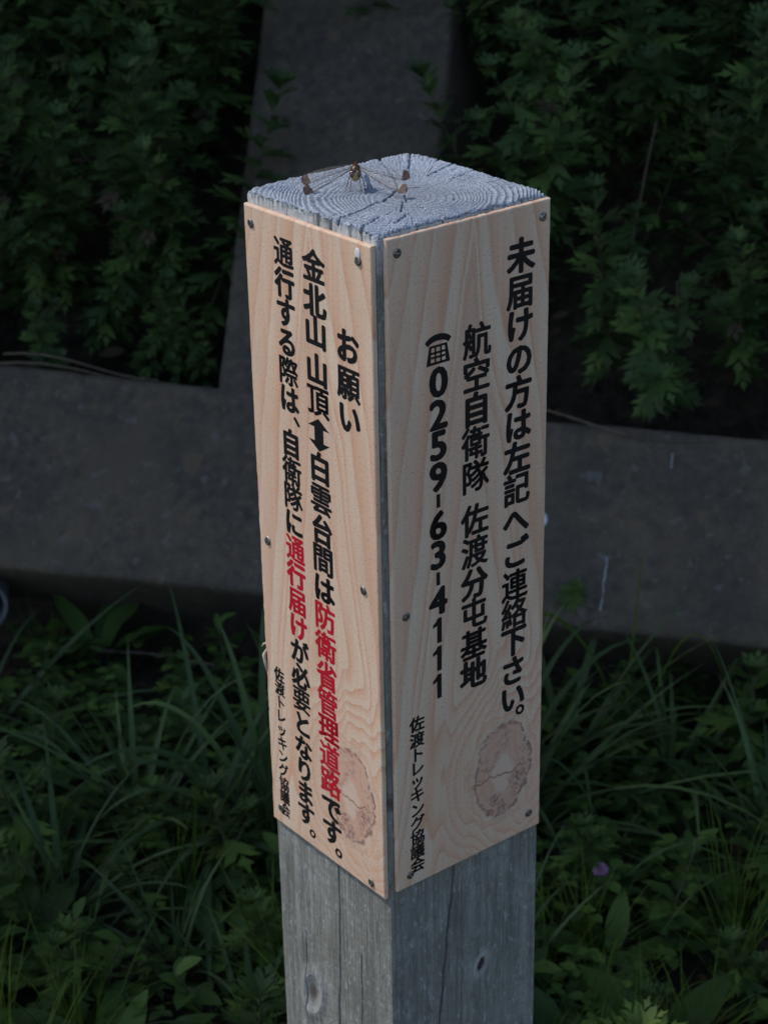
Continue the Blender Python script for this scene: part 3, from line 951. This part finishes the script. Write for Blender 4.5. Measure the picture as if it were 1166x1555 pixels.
# ------------------------------------------------------------------ plants
def leaf_lobed(V, F, T, base, d, upv, L, tone, pairs=3):
    """mugwort leaf: pinnately cut, lobes pointing forward"""
    d = d.normalized(); side = d.cross(upv).normalized(); nn = side.cross(d)
    def P(a, s_, z=0): return tuple(base + d * (a * L) + side * (s_ * L) + nn * ((-.28 * a * a + .25 * abs(s_) + z) * L))
    b = len(V)
    mids = [0, .22, .40, .58, .74]
    V += [P(a, 0) for a in mids]
    T += [tone] * 5
    lob = [(.18, .34, .20), (.36, .44, .34), (.56, .46, .38)] if pairs == 3 else [(.3, .42, .28), (.56, .40, .34)]
    st = 1
    for li, (a0, fwd, out) in enumerate(lob):
        i0 = st + li if pairs == 3 else st + li * 1
        for s_ in (-1, 1):
            k = len(V)
            j = random.uniform(.85, 1.15)
            V += [P(a0 + .0, s_ * out * .50 * j), P(a0 + fwd * .75, s_ * out * j, random.uniform(-.06, .03)), P(a0 + fwd * .50, s_ * out * .38)]
            T += [tone] * 3
            f = (b + i0 - 1 if i0 > 0 else b, k, k + 1, k + 2, b + i0)
            F.append(f if s_ > 0 else f[::-1])
    k = len(V)
    V += [P(.78, .07), P(.92, .15), P(.93, .07), P(1.14, .02), P(.95, -.06), P(.96, -.15), P(.80, -.07)]
    T += [tone] * 7
    F.append((b + 3, b + 4, k, k + 1, k + 2, k + 3, k + 4, k + 5, k + 6)[::-1])
def leaf_oval(V, F, T, base, d, upv, L, wd, tone, droop=.3, seg=5):
    d = d.normalized(); side = d.cross(upv)
    side = side.normalized() if side.length > 1e-4 else Vector((1, 0, 0)); nn = side.cross(d)
    b = len(V)
    for i in range(seg + 1):
        f = i / seg
        w_ = wd * L * math.sin(min(1, f * .93 + .07) * math.pi) ** .75 * .5
        wv = .03 * math.sin(i * 2.3 + tone * 9)
        for s_ in (-1, 0, 1):
            V.append(tuple(base + d * (L * f) + side * (s_ * w_) + nn * (L * (-droop * f * f + wv * (s_ != 0)) + abs(s_) * w_ * .3)))
            T.append(tone)
    for i in range(seg):
        for k in (0, 1):
            a = b + i * 3 + k; F.append((a, a + 1, a + 4, a + 3))
def rdir(an, el): return Vector((math.cos(an) * math.cos(el), math.sin(an) * math.cos(el), math.sin(el)))

def finish(V, F, T, name):
    me = mesh_np(name, V, F, True); attrs(me, tone=T); return me
def mugwort_mesh(h, nl, leafL, lean, spike=False, branches=2):
    V, F, T = [], [], []; st = MB()
    sp_v = MB()
    def axis(p0, d0, hh, nn_, r0, LL):
        d = Vector(d0).normalized(); p = Vector(p0); pts = [p.copy()]; seg = 10
        for k in range(seg):
            d = (d + Vector((random.uniform(-.05, .05), random.uniform(-.05, .05) , .02))).normalized()
            p = p + d * (hh / seg); pts.append(p.copy())
        st.tube(pts, [r0 * (1 - .75 * k / seg) for k in range(seg + 1)], 5)
        an = random.uniform(0, 6)
        for k in range(nn_):
            f = .12 + .88 * (k + .5) / nn_
            q = f * seg; i = min(seg - 1, int(q)); pos = pts[i].lerp(pts[i + 1], q - i)
            an += 2.4 + random.uniform(-.3, .3)
            el = R(8 + 50 * max(0, f - .55) / .45 + random.uniform(-18, 12))
            L_ = LL * (1.0 - .45 * max(0, f - .6) / .4) * random.uniform(.75, 1.2)
            leaf_lobed(V, F, T, pos, rdir(an, el), Vector((0, 0, 1)), L_, random.random())
            if random.random() < .55:
                for s_ in (-.6, .6):
                    leaf_lobed(V, F, T, pos, rdir(an + s_, el + .3), Vector((0, 0, 1)), L_ * .5, random.random(), 2)
        for k in range(6):
            leaf_lobed(V, F, T, pts[-1], rdir(k * 1.05 + an, R(55 + random.uniform(-10, 10))), Vector((0, 0, 1)), LL * .5, random.random() * .9 + .0)
        return pts
    pts = axis((0, 0, 0), lean, h, nl, .0035, leafL)
    for b_ in range(branches):
        i = random.randint(3, 7)
        axis(pts[i], rdir(random.uniform(0, 6.28), R(50)), h * .35, nl // 3, .002, leafL * .8)
    if spike:
        for k in range(240):
            f = random.random(); q = .55 + .45 * f; i = min(9, int(q * 10)); pos = pts[i].lerp(pts[i + 1], q * 10 - i)
            pos = pos + rdir(random.uniform(0, 6.28), random.uniform(-.4, .8)) * random.uniform(.002, .045 * (1.15 - f))
            sp_v.ellipsoid(pos, (.0022, .0022, .0028), 5, 4)
    return finish(V, F, T, 'foliage'), st.mesh('stem'), (sp_v.mesh('seed_head') if spike else None)

def plant(name, parts, loc, rz, sc_, label, cat, group=None, tilt=(0, 0)):
    r_ = empty(name, loc, rz, label, cat, group); r_.scale = (sc_,) * 3
    r_.rotation_euler = (tilt[0], tilt[1], rz)
    for nm, me, mt in parts:
        if me is not None: ob(nm, me, mt, r_)
    return r_
MUG = []
for k in range(6):
    f_, s_, _ = mugwort_mesh(.62, 38, .080, (random.uniform(-.15, .15), -.25, 1), False, 2)
    f_.materials.append(M_MUG); MUG.append([('foliage', f_, None), ('stem', s_, M_STEM)])
f_, s_, q_ = mugwort_mesh(.75, 20, .07, (0, -.1, 1), True, 2)
f_.materials.append(M_MUG); SPIKE = [('foliage', f_, None), ('stem', s_, M_STEM), ('seed_head', q_, M_SEED)]
LOW = []
for k in range(4):
    f_, s_, _ = mugwort_mesh(.17, 15, .060, (random.uniform(-.3, .3), random.uniform(-.3, .1), 1), False, 1)
    f_.materials.append(M_MUG2); LOW.append([('foliage', f_, None), ('stem', s_, M_STEM)])

def soil_z(u, v): return -.20
def in_cell(name, label, group, u0, u1, v0, v1, n, smin, smax):
    done = 0; pts = []
    t_ = 0
    while done < n and t_ < n * 60:
        t_ += 1
        u = random.uniform(u0, u1); v = random.uniform(v0, v1)
        if any((u - a) ** 2 + (v - b) ** 2 < .0042 for a, b in pts): continue
        pts.append((u, v)); done += 1
        p = sp(u, v, -.20)
        row = ('low above the beam' if v < .62 else 'halfway up' if v < .95 else 'reaching the picture top')
        near = abs(u + .12) < .62
        lab_ = label + (' by the upright, ' if near else ' near the picture edge, ') + row if 'short' not in label else label
        grp_ = group + (', inner ' if near else ', outer ') + ('low' if v < .62 else 'middle' if v < .95 else 'high') if 'short' not in label else group
        plant(name, random.choice(MUG), p, random.uniform(0, 6.28) if random.random() < .0 else random.uniform(-.9, .9), random.uniform(smin, smax),
              lab_, 'mugwort plant', grp_, (R(random.uniform(8, 34)), R(random.uniform(-16, 16))))
in_cell('mugwort_plant', 'dark green mugwort in the left frame cell', 'mugwort in the left frame cell', -1.35, -.34, .39, 1.50, 92, .55, .85)
in_cell('mugwort_plant', 'dark green mugwort in the right frame cell', 'mugwort in the right frame cell', .11, 1.40, .39, 1.50, 100, .55, .85)
in_cell('mugwort_plant', 'short mugwort sprawling along the lower edge of the left frame cell', 'short mugwort at the left cell edge', -.62, -.30, .335, .42, 9, .28, .42)
p = sp(.50, .86, -.12)
plant('flowering_mugwort', SPIKE, p, .3, .62, 'mugwort with straw coloured seed spikes in the upper right corner', 'mugwort plant', None, (R(8), R(6)))
p = sp(.56, .72, -.12)
plant('flowering_mugwort', SPIKE, p, 1.9, .5, 'lower seeding mugwort spike by the right picture edge', 'mugwort plant', None, (R(12), R(4)))

# bare stalks standing and lying in the cells
def stalk(name, pts, r_, mat, label, cat='dead stalk', group=None):
    mb = MB(); mb.tube(pts, [r_ * (1 - .5 * k / (len(pts) - 1)) for k in range(len(pts))], 6)
    return tag(ob(name, mb.mesh(name), mat), label, cat, group)
for k in range(3):
    u = random.choice((random.uniform(-.75, -.32), random.uniform(.12, .62))); v = random.uniform(.34, .5)
    p = sp(u, v, -.19); L_ = random.uniform(.25, .5)
    lean = Vector((random.uniform(-.4, .4), random.uniform(-.5, 0), 1)).normalized()
    pts = [p + lean * L_ * f + Vector((.02 * math.sin(f * 3 + k), 0, 0)) for f in np.linspace(0, 1, 7)]
    stalk('dead_stalk', pts, .0022, M_DRY, 'thin bare brown stalk standing among the mugwort stems', 'dead stalk', 'bare stalks among the mugwort')
for (u0, u1, v0, n0, lab) in ((-.62, -.30, .325, .004, 'long dry stalk lying along the top edge of the left concrete beam'),
                          (.26, .50, .318, .006, 'curved dry stalk lying on the top edge of the right concrete beam'),
                          (-.60, -.34, .335, .02, 'second dry stalk lying just above the left beam edge')):
    pts = [sp(u0 + (u1 - u0) * f, v0 + .012 * math.sin(f * 4 + u0 * 9) - (.018 * f if u0 > 0 else 0), n0 + .006 * math.sin(f * 5)) for f in np.linspace(0, 1, 9)]
    stalk('dry_stalk', pts, .0022, M_DRY, lab)
pts = [Vector((-.55 + .62 * f, 1.47 - .13 * f + .015 * math.sin(f * 7), .035 + .012 * math.sin(f * 5))) for f in np.linspace(0, 1, 12)]
stalk('dry_twig', pts, .003, M_DRY, 'long brown twig lying on the ground along the foot of the concrete', 'twig')

# litter of dead leaves: uncountable
def scatter_leaves(name, n, area, mat, Lr, wd, zf, tilt=.5, nseg=3):
    V, F, T = [], [], []
    for k in range(n):
        p, nrm = area()
        an = random.uniform(0, 6.28)
        leaf_oval(V, F, T, p, rdir(an, random.uniform(-.1, tilt)), nrm, random.uniform(*Lr), wd, random.random(), random.uniform(.0, .4), nseg)
    me = finish(V, F, T, name); me.materials.append(mat)
    o = ob(name, me); o['kind'] = 'stuff'; return o
def a_ground():
    return Vector((random.uniform(-1.6, 1.6), random.uniform(-.6, 1.5), random.uniform(.01, .03))), Vector((0, 0, 1))
def a_cell():
    u = random.choice((random.uniform(-1.4, -.32), random.uniform(.1, 1.45)))
    return sp(u, random.uniform(.33, 1.5), random.uniform(-.2, -.15)), N
M_LITTER = mat_leaf('dead_leaf', (.025, .018, .012), (.06, .044, .028), None, .7)
o = scatter_leaves('leaf_litter', 2600, a_ground, M_LITTER, (.02, .05), .45, 0, .3); o['label'] = 'brown leaf litter on the ground'
o = scatter_leaves('leaf_litter', 1500, a_cell, M_LITTER, (.02, .05), .45, 0, .3); o['label'] = 'brown leaf litter on the bank'

# low ground cover: tangled small leaves
def near_post(x_, y_, r_=.13): return (x_ - ctr.x) ** 2 + (y_ - ctr.y) ** 2 < r_ * r_
V, F, T = [], [], []
for k in range(5200):
    x_ = random.uniform(-1.3, 1.3); y_ = random.uniform(.0, 1.38 - .26 * x_)
    if fbm(np.array(x_ * 5 + 9), np.array(y_ * 5), 77) < .42 and random.random() < .75: continue
    if near_post(x_, y_): continue
    z_ = random.uniform(.015, .085)
    base = Vector((x_, y_, z_)); an0 = random.uniform(0, 6.28)
    for j in range(3):
        leaf_oval(V, F, T, base, rdir(an0 + j * 2.09, random.uniform(-.1, .3)), Vector((0, 0, 1)), random.uniform(.012, .026), .8, random.random(), .15, 3)
me = finish(V, F, T, 'ground_cover'); me.materials.append(M_BROAD)
o = ob('ground_cover', me); o['kind'] = 'stuff'; o['label'] = 'low mat of small three part leaves'

# rosettes, low mugwort, grass
def rosette_mesh(n, L_, wd, rise):
    V, F, T = [], [], []; st = MB()
    for k in range(n):
        an = k * 2.4 + random.uniform(-.2, .2); el = R(rise * (.4 + .6 * k / n) + random.uniform(-8, 8))
        d = rdir(an, el); b0 = Vector((0, 0, .01)) + d * (.25 * L_)
        st.tube([(0, 0, .0), tuple(b0)], .0012, 4)
        leaf_oval(V, F, T, b0, d, Vector((0, 0, 1)), L_ * random.uniform(.7, 1.1), wd, random.random() * .8, random.uniform(.25, .6), 7)
    return [('foliage', finish(V, F, T, 'foliage'), M_BROAD), ('stem', st.mesh('stem'), M_STEM)]
ROS = [rosette_mesh(8, .085, .5, 55), rosette_mesh(10, .07, .55, 40), rosette_mesh(7, .11, .38, 60), rosette_mesh(9, .055, .7, 45)]
def herb_mesh(h, n, L_, wd):
    V, F, T = [], [], []; st = MB(); p = Vector((0, 0, 0)); pts = [p.copy()]; d = Vector((.1, -.1, 1))
    for k in range(6): d = (d + Vector((random.uniform(-.12, .12), random.uniform(-.12, .12), 0))).normalized(); p = p + d * h / 6; pts.append(p.copy())
    st.tube(pts, .0015, 5)
    for k in range(n):
        f = .25 + .75 * k / (n - 1); q = f * 6; i = min(5, int(q)); pos = pts[i].lerp(pts[i + 1], q - i)
        leaf_oval(V, F, T, pos, rdir(k * 1.571 + (k // 2) * .3 + (3.14 if k % 2 else 0), R(15 + 35 * f)), Vector((0, 0, 1)), L_ * random.uniform(.8, 1.15) * (1.1 - .35 * f), wd, random.random() * .8, .35, 6)
    return [('foliage', finish(V, F, T, 'foliage'), M_BROAD), ('stem', st.mesh('stem'), M_STEM)]
HERB = [herb_mesh(.16, 10, .055, .55), herb_mesh(.12, 8, .05, .62), herb_mesh(.22, 12, .06, .45)]

def tuft_mesh(n, L0, L1, wd, spread, bias=(0, 0), seg=9, mat=None):
    st = MB(); T = []
    for k in range(n):
        an = random.uniform(0, 6.28); el = R(random.uniform(*spread)); L_ = random.uniform(L0, L1)
        d = rdir(an, el) + Vector((bias[0], bias[1], 0)) * random.random(); d.normalize()
        p = Vector((random.uniform(-.02, .02), random.uniform(-.02, .02), 0)); pts = [p.copy()]
        g = random.uniform(.5, 1.7)
        side = d.cross(Vector((0, 0, 1))); side = side + Vector((0, 0, random.uniform(-.3, .3)))
        for j in range(seg):
            d = (d + Vector((0, 0, -g * (j + 1) / seg / seg * 1.5))).normalized()
            p = p + d * L_ / seg
            if p.z < .008: p.z = .008
            pts.append(p.copy())
        st.blade(pts, wd * random.uniform(.6, 1.15), side)
        T += [random.random() * .8] * ((seg + 1) * 3)
    me = mesh_np('blades', st.v, st.f); attrs(me, tone=T); me.materials.append(mat or M_GRASS)
    return [('blades', me, None)]
BIG = [tuft_mesh(26, .24, .44, .013, (22, 72)), tuft_mesh(29, .22, .46, .0115, (20, 74)), tuft_mesh(20, .28, .48, .014, (25, 72))]
FINE = [tuft_mesh(60, .08, .22, .003, (45, 88), mat=M_FINE, seg=6), tuft_mesh(50, .10, .26, .0026, (50, 88), mat=M_FINE, seg=6)]

TUFTS = [(-.235, .97, 0, 1.0, .2, 'broad bladed grass clump arching left of the post foot'),
         (-.34, 1.02, 1, .9, 1.4, 'wide grass clump further left with blades drooping to the left'),
         (-.12, 1.16, 1, .8, 3.0, 'grass clump hard against the left side of the post'),
         (.17, 1.00, 1, 1.05, .9, 'tall grass clump fanning out just right of the post'),
         (.24, 1.16, 2, .95, 2.2, 'grass clump in front of the concrete right of the post'),
         (.40, 1.10, 0, .85, 4.0, 'arching grass clump at the right with pale yellowish blades'),
         (-.60, 1.22, 2, .8, 5.0, 'grass clump at the far left below the drain pipe'),
         (-.42, .82, 0, .8, 2.6, 'arching grass clump in the lower left among small weeds'),
         (.50, .92, 1, .75, 5.2, 'arching grass clump near the right picture edge'),
         (-.26, .70, 1, .6, .4, 'short wide grass clump low at the left of the post'),
         (.13, .66, 0, .6, 1.0, 'short grass clump low beside the right edge of the post'),
         (-.17, .60, 2, .55, 2.0, 'short broad grass clump low beside the left edge of the post')]
for x_, y_, k, s_, rz, lab in TUFTS:
    plant('grass_clump', BIG[k], (x_, y_, 0), rz, s_, lab, 'grass clump')
def long_blades(name, base, specs, label, mat=None):
    st = MB(); T = []
    for tx_, ty_, tz_, hgt, wd in specs:
        a = Vector((random.uniform(-.015, .015), random.uniform(-.015, .015), 0)); c = Vector((tx_, ty_, tz_)); m_ = (a + c) * .5 + Vector((0, 0, hgt))
        pts = [a * (1 - f) ** 2 + m_ * (2 * f * (1 - f)) + c * f * f for f in np.linspace(0, 1, 14)]
        st.blade(pts, wd * 1.35, (c - a).cross(Vector((0, 0, 1))) + Vector((0, 0, .05)), .3); T += [random.random() * .9] * 42
    me = mesh_np('blades', st.v, st.f); attrs(me, tone=T)
    r_ = empty(name, base, 0, label, 'grass clump'); ob('blades', me, mat or M_GRASS, r_)
long_blades('grass_clump', (-.16, .96, 0), [(-.26, -.02, .14, .20, .012), (-.22, -.06, .10, .16, .011), (-.30, .02, .05, .24, .011), (-.19, .05, .20, .18, .010), (-.10, -.05, .26, .16, .009),
    (-.13, .10, .30, .14, .009), (-.06, .05, .34, .12, .009), (.0, .1, .33, .16, .009), (-.24, -.14, .03, .18, .010), (-.15, -.20, .04, .16, .009), (.03, -.1, .28, .12, .008), (-.05, -.12, .22, .16, .009)],
    'clump of broad blue green blades sweeping left from beside the post')
long_blades('grass_clump', (.13, 1.0, 0), [(.28, .12, .20, .26, .011), (.22, .0, .18, .16, .011), (.33, -.02, .13, .20, .012), (.12, .12, .30, .12, .010), (.08, .05, .32, .10, .009),
    (.18, .14, .26, .18, .010), (.25, -.10, .05, .18, .010), (.16, -.08, .03, .26, .009), (.30, .06, .06, .30, .009), (.04, .15, .28, .14, .009), (.38, .0, .02, .22, .011), (.1, -.2, .05, .2, .009)],
    'clump of broad green blades sweeping right from beside the post')
long_blades('grass_clump', (.34, 1.18, 0), [(-.22, .0, .14, .34, .009), (.16, -.04, .02, .42, .009), (.02, .02, .34, .10, .006)],
    'pale yellow green blades arching over in front of the concrete right of the post', M_FINE)
# scattered repeats: one group per look and side
def scatter(name, kinds, n, x0, x1, y0, y1, smin, smax, labf, cat, grp, mind=.06):
    pts = []; t_ = 0
    while len(pts) < n and t_ < n * 50:
        t_ += 1
        x_ = random.uniform(x0, x1); y_ = random.uniform(y0, min(y1, 1.40 - .26 * x_))
        if near_post(x_, y_, .16) or any((x_ - a) ** 2 + (y_ - b) ** 2 < mind ** 2 for a, b in pts): continue
        pts.append((x_, y_))
        row = 'near the concrete' if y_ > 1.05 else 'midway to the concrete' if y_ > .7 else 'near the picture bottom'
        if y_ < .28: row = 'below the picture edge'
        far_ = ', close to the post' if abs(x_) < .38 else ', away from the post'
        plant(name, random.choice(kinds), (x_, y_, .0), random.uniform(0, 6.28), random.uniform(smin, smax), labf + ' ' + row + far_, cat, grp + ' ' + row + far_, (random.uniform(-.15, .15), random.uniform(-.15, .15)))
scatter('mugwort_seedling', LOW, 30, -.95, -.06, .30, 1.35, .6, 1.15, 'low lobed mugwort shoot left of the post', 'mugwort plant', 'low mugwort left of the post', .085)
scatter('mugwort_seedling', LOW, 24, .12, .95, .30, 1.30, .6, 1.1, 'low lobed mugwort shoot right of the post', 'mugwort plant', 'low mugwort right of the post', .09)
scatter('broadleaf_weed', ROS, 26, -.9, -.06, .35, 1.35, .7, 1.1, 'oval leaved rosette left of the post', 'weed', 'oval leaved weeds left of the post', .1)
scatter('broadleaf_weed', ROS, 28, .12, .9, .35, 1.30, .7, 1.1, 'oval leaved rosette right of the post', 'weed', 'oval leaved weeds right of the post', .1)
scatter('upright_weed', HERB, 34, -.9, .95, .45, 1.35, .55, .9, 'upright weed with paired oval leaves', 'weed', 'upright paired leaf weeds', .13)
scatter('fine_grass_tuft', FINE, 15, -.8, -.04, .25, .85, .7, 1.2, 'fine grass tuft at the left', 'grass tuft', 'fine grass tufts at lower left', .07)
scatter('fine_grass_tuft', FINE, 15, .08, .8, .25, .85, .7, 1.1, 'fine grass tuft at the right', 'grass tuft', 'fine grass tufts at lower right', .07)
# single ones the photograph shows
plant('dock_plant', rosette_mesh(9, .13, .30, 72), (-.455, 1.46, 0), .4, .95, 'tall leafy rosette standing against the concrete at far left', 'weed')
plant('feathery_weed', FINE[0], (-.53, 1.47, 0), 1.0, .75, 'bright feathery tuft against the concrete beside the drain pipe', 'weed')
plant('broadleaf_weed', rosette_mesh(6, .13, .42, 62), (.30, .50, 0), 1.2, .9, 'large pale green leaf rosette near the lower right of the post', 'weed')
plant('broadleaf_weed', rosette_mesh(6, .12, .40, 65), (.20, .52, 0), 2.9, .8, 'upright bright leaf rosette beside the lower right post edge', 'weed')
sprig = plant('climbing_sprig', LOW[1], sp(.325, .055, -.01), 0, .36, 'small dark green sprig clinging to the concrete face right of the post', 'weed', None, (R(60), 0))

# clover flower
def flower_head(n, r_, L_, wd):
    st = MB()
    for k in range(n):
        z = 1 - 1.7 * (k + .5) / n; an = k * 2.4; rr_ = math.sqrt(max(0, 1 - z * z)); d = Vector((rr_ * math.cos(an), rr_ * math.sin(an), z))
        st.ellipsoid(d * r_ * .7, (wd, wd, L_), 5, 4, d.to_track_quat('Z', 'Y').to_matrix())
    return st.mesh('blossom')
M_PINK = mat_plain('clover_pink', (.26, .11, .22), (.38, .22, .34), .6, 200)
fl = empty('clover_flower', (.262, .795, -.03), 0, 'single mauve pink clover flower head above the weeds at right', 'flower')
ob('blossom', flower_head(46, .0095, .0042, .0016), M_PINK, fl, (0, 0, .115))
mb = MB(); mb.tube([(.02, .02, 0), (.012, .01, .05), (0, 0, .11)], .0012, 5); ob('stem', mb.mesh('stem'), M_STEM, fl)
V, F, T = [], [], []
for j in range(3): leaf_oval(V, F, T, Vector((0, 0, .10)), rdir(j * 2.1, .1), Vector((0, 0, 1)), .02, .6, .3, .2, 4)
ob('foliage', finish(V, F, T, 'foliage'), M_BROAD, fl)
# daisy behind the board's right edge, on a tall thin stem
M_WHITE = mat_plain('white_petal', (.50, .50, .56), (.62, .62, .68), .5, 60)
M_YEL = mat_plain('yellow_disc', (.60, .42, .02), (.75, .55, .05), .6, 400)
dz = empty('daisy', (.20, 1.10, 0), 0, 'white daisy with a yellow centre peeping out behind the right board', 'flower')
hp = Vector((.001, -.02, .437))
rot = Vector((0.1, -.75, .6)).to_track_quat('Z', 'Y').to_matrix()
V, F, T = [], [], []
for k in range(26):
    a = k / 26 * 6.283; d = rot @ Vector((math.cos(a), math.sin(a), .12)); leaf_oval(V, F, T, hp + d * .004, d, rot @ Vector((0, 0, 1)), .0095, .22, .5, .1, 3)
me = finish(V, F, T, 'petals'); ob('petals', me, M_WHITE, dz)
mb = MB(); mb.ellipsoid(hp, (.0050, .0050, .0022), 12, 6, rot); ob('disc', mb.mesh('disc'), M_YEL, dz)
mb = MB(); mb.tube([(-.03, .02, 0), (-.02, .01, .2), (.0, .0, .37), tuple(hp - Vector((0, -.002, .002)))], .0012, 5); ob('stem', mb.mesh('stem'), M_STEM, dz)

# drain pipe stub at the far left
M_PVC = mat_plain('grey_pvc', (.07, .075, .085), (.10, .11, .12), .45, 40)
M_HOLE = mat_plain('pipe_inner_shade', (.01, .01, .01), (.02, .02, .018), .9, 60)  # near-black, stands in for the shade inside the pipe
pp = empty('drain_pipe', sp(-.577, -.050, -.03), 0, 'grey plastic drain pipe mouth sticking out under the concrete at far left', 'pipe')
dirp = (Vector((.15, -1, .12))).normalized()
n = 28; V = []; F = []
q0 = dirp.to_track_quat('Z', 'Y').to_matrix()
for j, (r_, z) in enumerate(((.042, -.25), (.042, .0), (.0365, .0), (.0365, -.12))):
    for k in range(n):
        a = 6.2832 * k / n; V.append(tuple(q0 @ Vector((r_ * math.cos(a), r_ * math.sin(a), z))))
for j in range(3):
    for k in range(n): F.append((j * n + k, j * n + (k + 1) % n, (j + 1) * n + (k + 1) % n, (j + 1) * n + k))
ob('tube', mesh_np('tube', V, F, False), M_PVC, pp)
V2 = [tuple(q0 @ Vector((.0366 * math.cos(6.2832 * k / n), .0366 * math.sin(6.2832 * k / n), -.10))) for k in range(n)]
ob('pipe_shade', mesh_np('pipe_shade', V2, [tuple(range(n))], False), M_HOLE, pp)  # dark disc closing the pipe, painted as its inner shade

# ------------------------------------------------------------------ unseen trees added over the bank to cast the shade
def y_limit(z): return 1.06 + .22 * max(0, z - 2.6)
def tree(base, fork, clumps, nleaf, label, seed):
    r_ = random.Random(seed); g = np.random.default_rng(seed)
    t_ = empty('added_shade_tree', base, 0, label, 'tree')
    B = Vector(base); tr = MB()
    top = Vector(fork)
    pts = [(top - B) * f + Vector((.06 * math.sin(f * 5 + seed), .05 * math.cos(f * 4), 0)) * f for f in np.linspace(0, 1, 8)]
    pts[0] = Vector((0, 0, -.15))
    tr.tube(pts, [.11 * (1 - .5 * k / 7) for k in range(8)], 10)
    trunk = ob('trunk', tr.mesh('trunk'), M_BARK, t_)
    for c, rad in clumps:
        c = Vector(c); lm = MB(); a = pts[-1]; b_ = c - B
        lp = [a.lerp(b_, f) + Vector((0, 0, .12 * math.sin(f * 3.14))) for f in np.linspace(0, 1, 6)]
        lm.tube(lp, [.05 * (1 - .75 * f) for f in np.linspace(0, 1, 6)], 7); ob('limb', lm.mesh('limb'), M_BARK, trunk)
    Vs = []; Ts = []
    tot = sum(q[1][0] * q[1][1] * q[1][2] for q in clumps)
    for c, rad in clumps:
        m = int(nleaf * rad[0] * rad[1] * rad[2] / tot)
        d = g.normal(size=(m, 3)); d /= np.linalg.norm(d, axis=1)[:, None]
        p = d * (g.random((m, 1)) ** (1 / 2.4)) * np.array(rad) + np.array(c)
        lump = noise(p[:, 0] * 3 + p[:, 2] * 2, p[:, 1] * 3 - p[:, 2], seed)
        keep = (p[:, 1] > 1.06 + .22 * np.maximum(0, p[:, 2] - 2.6)) & (lump > .18) & (p[:, 2] > 2.25)  # crowns trimmed so the sun still reaches the post
        p = p[keep]; m = len(p)
        ax = g.normal(size=(m, 3)); ax[:, 2] *= .5; ax /= np.linalg.norm(ax, axis=1)[:, None]
        bx = np.cross(ax, g.normal(size=(m, 3)) * .6 + np.array([0, 0, 1.])); bx /= np.linalg.norm(bx, axis=1)[:, None]
        L_ = g.uniform(.05, .085, (m, 1)); w_ = L_ * .33
        nz = np.cross(ax, bx)
        Vs.append(np.stack([p - ax * L_, p + bx * w_ + nz * .008, p + ax * L_, p - bx * w_ + nz * .008], 1).reshape(-1, 3))
        Ts.append(np.repeat(g.random(m) * .9, 4))
    V = np.concatenate(Vs) - np.array(base); F = np.arange(len(V)).reshape(-1, 4)
    me = mesh_np('crown', V, F, False); attrs(me, tone=np.concatenate(Ts)); ob('crown', me, M_TREE, t_)
tree(tuple(sp(-3.0, 2.2, -.2)), (-3.1, 2.4, 2.9), [((-3.6, 2.4, 3.6), (1.3, 1.35, .9)), ((-2.5, 2.2, 3.4), (1.2, 1.3, .8)), ((-4.6, 2.2, 3.7), (1.2, 1.3, .9)), ((-3.2, 3.2, 4.2), (1.6, 1.2, 1.)), ((-2.6, 1.7, 3.0), (.9, .7, .5))], 30000,
     'broadleaf tree added out of view to shade the bank left of the post', 1)
tree(tuple(sp(-.9, 2.45, -.2)), (-1.0, 2.9, 3.3), [((-1.6, 2.3, 3.5), (1.3, 1.3, .9)), ((-.3, 2.4, 3.5), (1.2, 1.3, .9)), ((-1.0, 1.8, 3.2), (1.2, .8, .6)), ((-.8, 3.3, 4.3), (1.6, 1.1, .9))], 26000,
     'broadleaf tree added out of view to shade the bank above the concrete upright', 2)
tree(tuple(sp(1.7, 2.45, -.2)), (1.6, 2.7, 3.2), [((1.0, 2.1, 3.4), (1.3, 1.25, .8)), ((2.3, 2.0, 3.4), (1.3, 1.2, .9)), ((1.6, 3.0, 4.2), (1.6, 1.2, .9)), ((3.3, 2.3, 3.6), (1.2, 1.3, .9))], 26000,
     'broadleaf tree added out of view to shade the bank right of the concrete upright', 3)
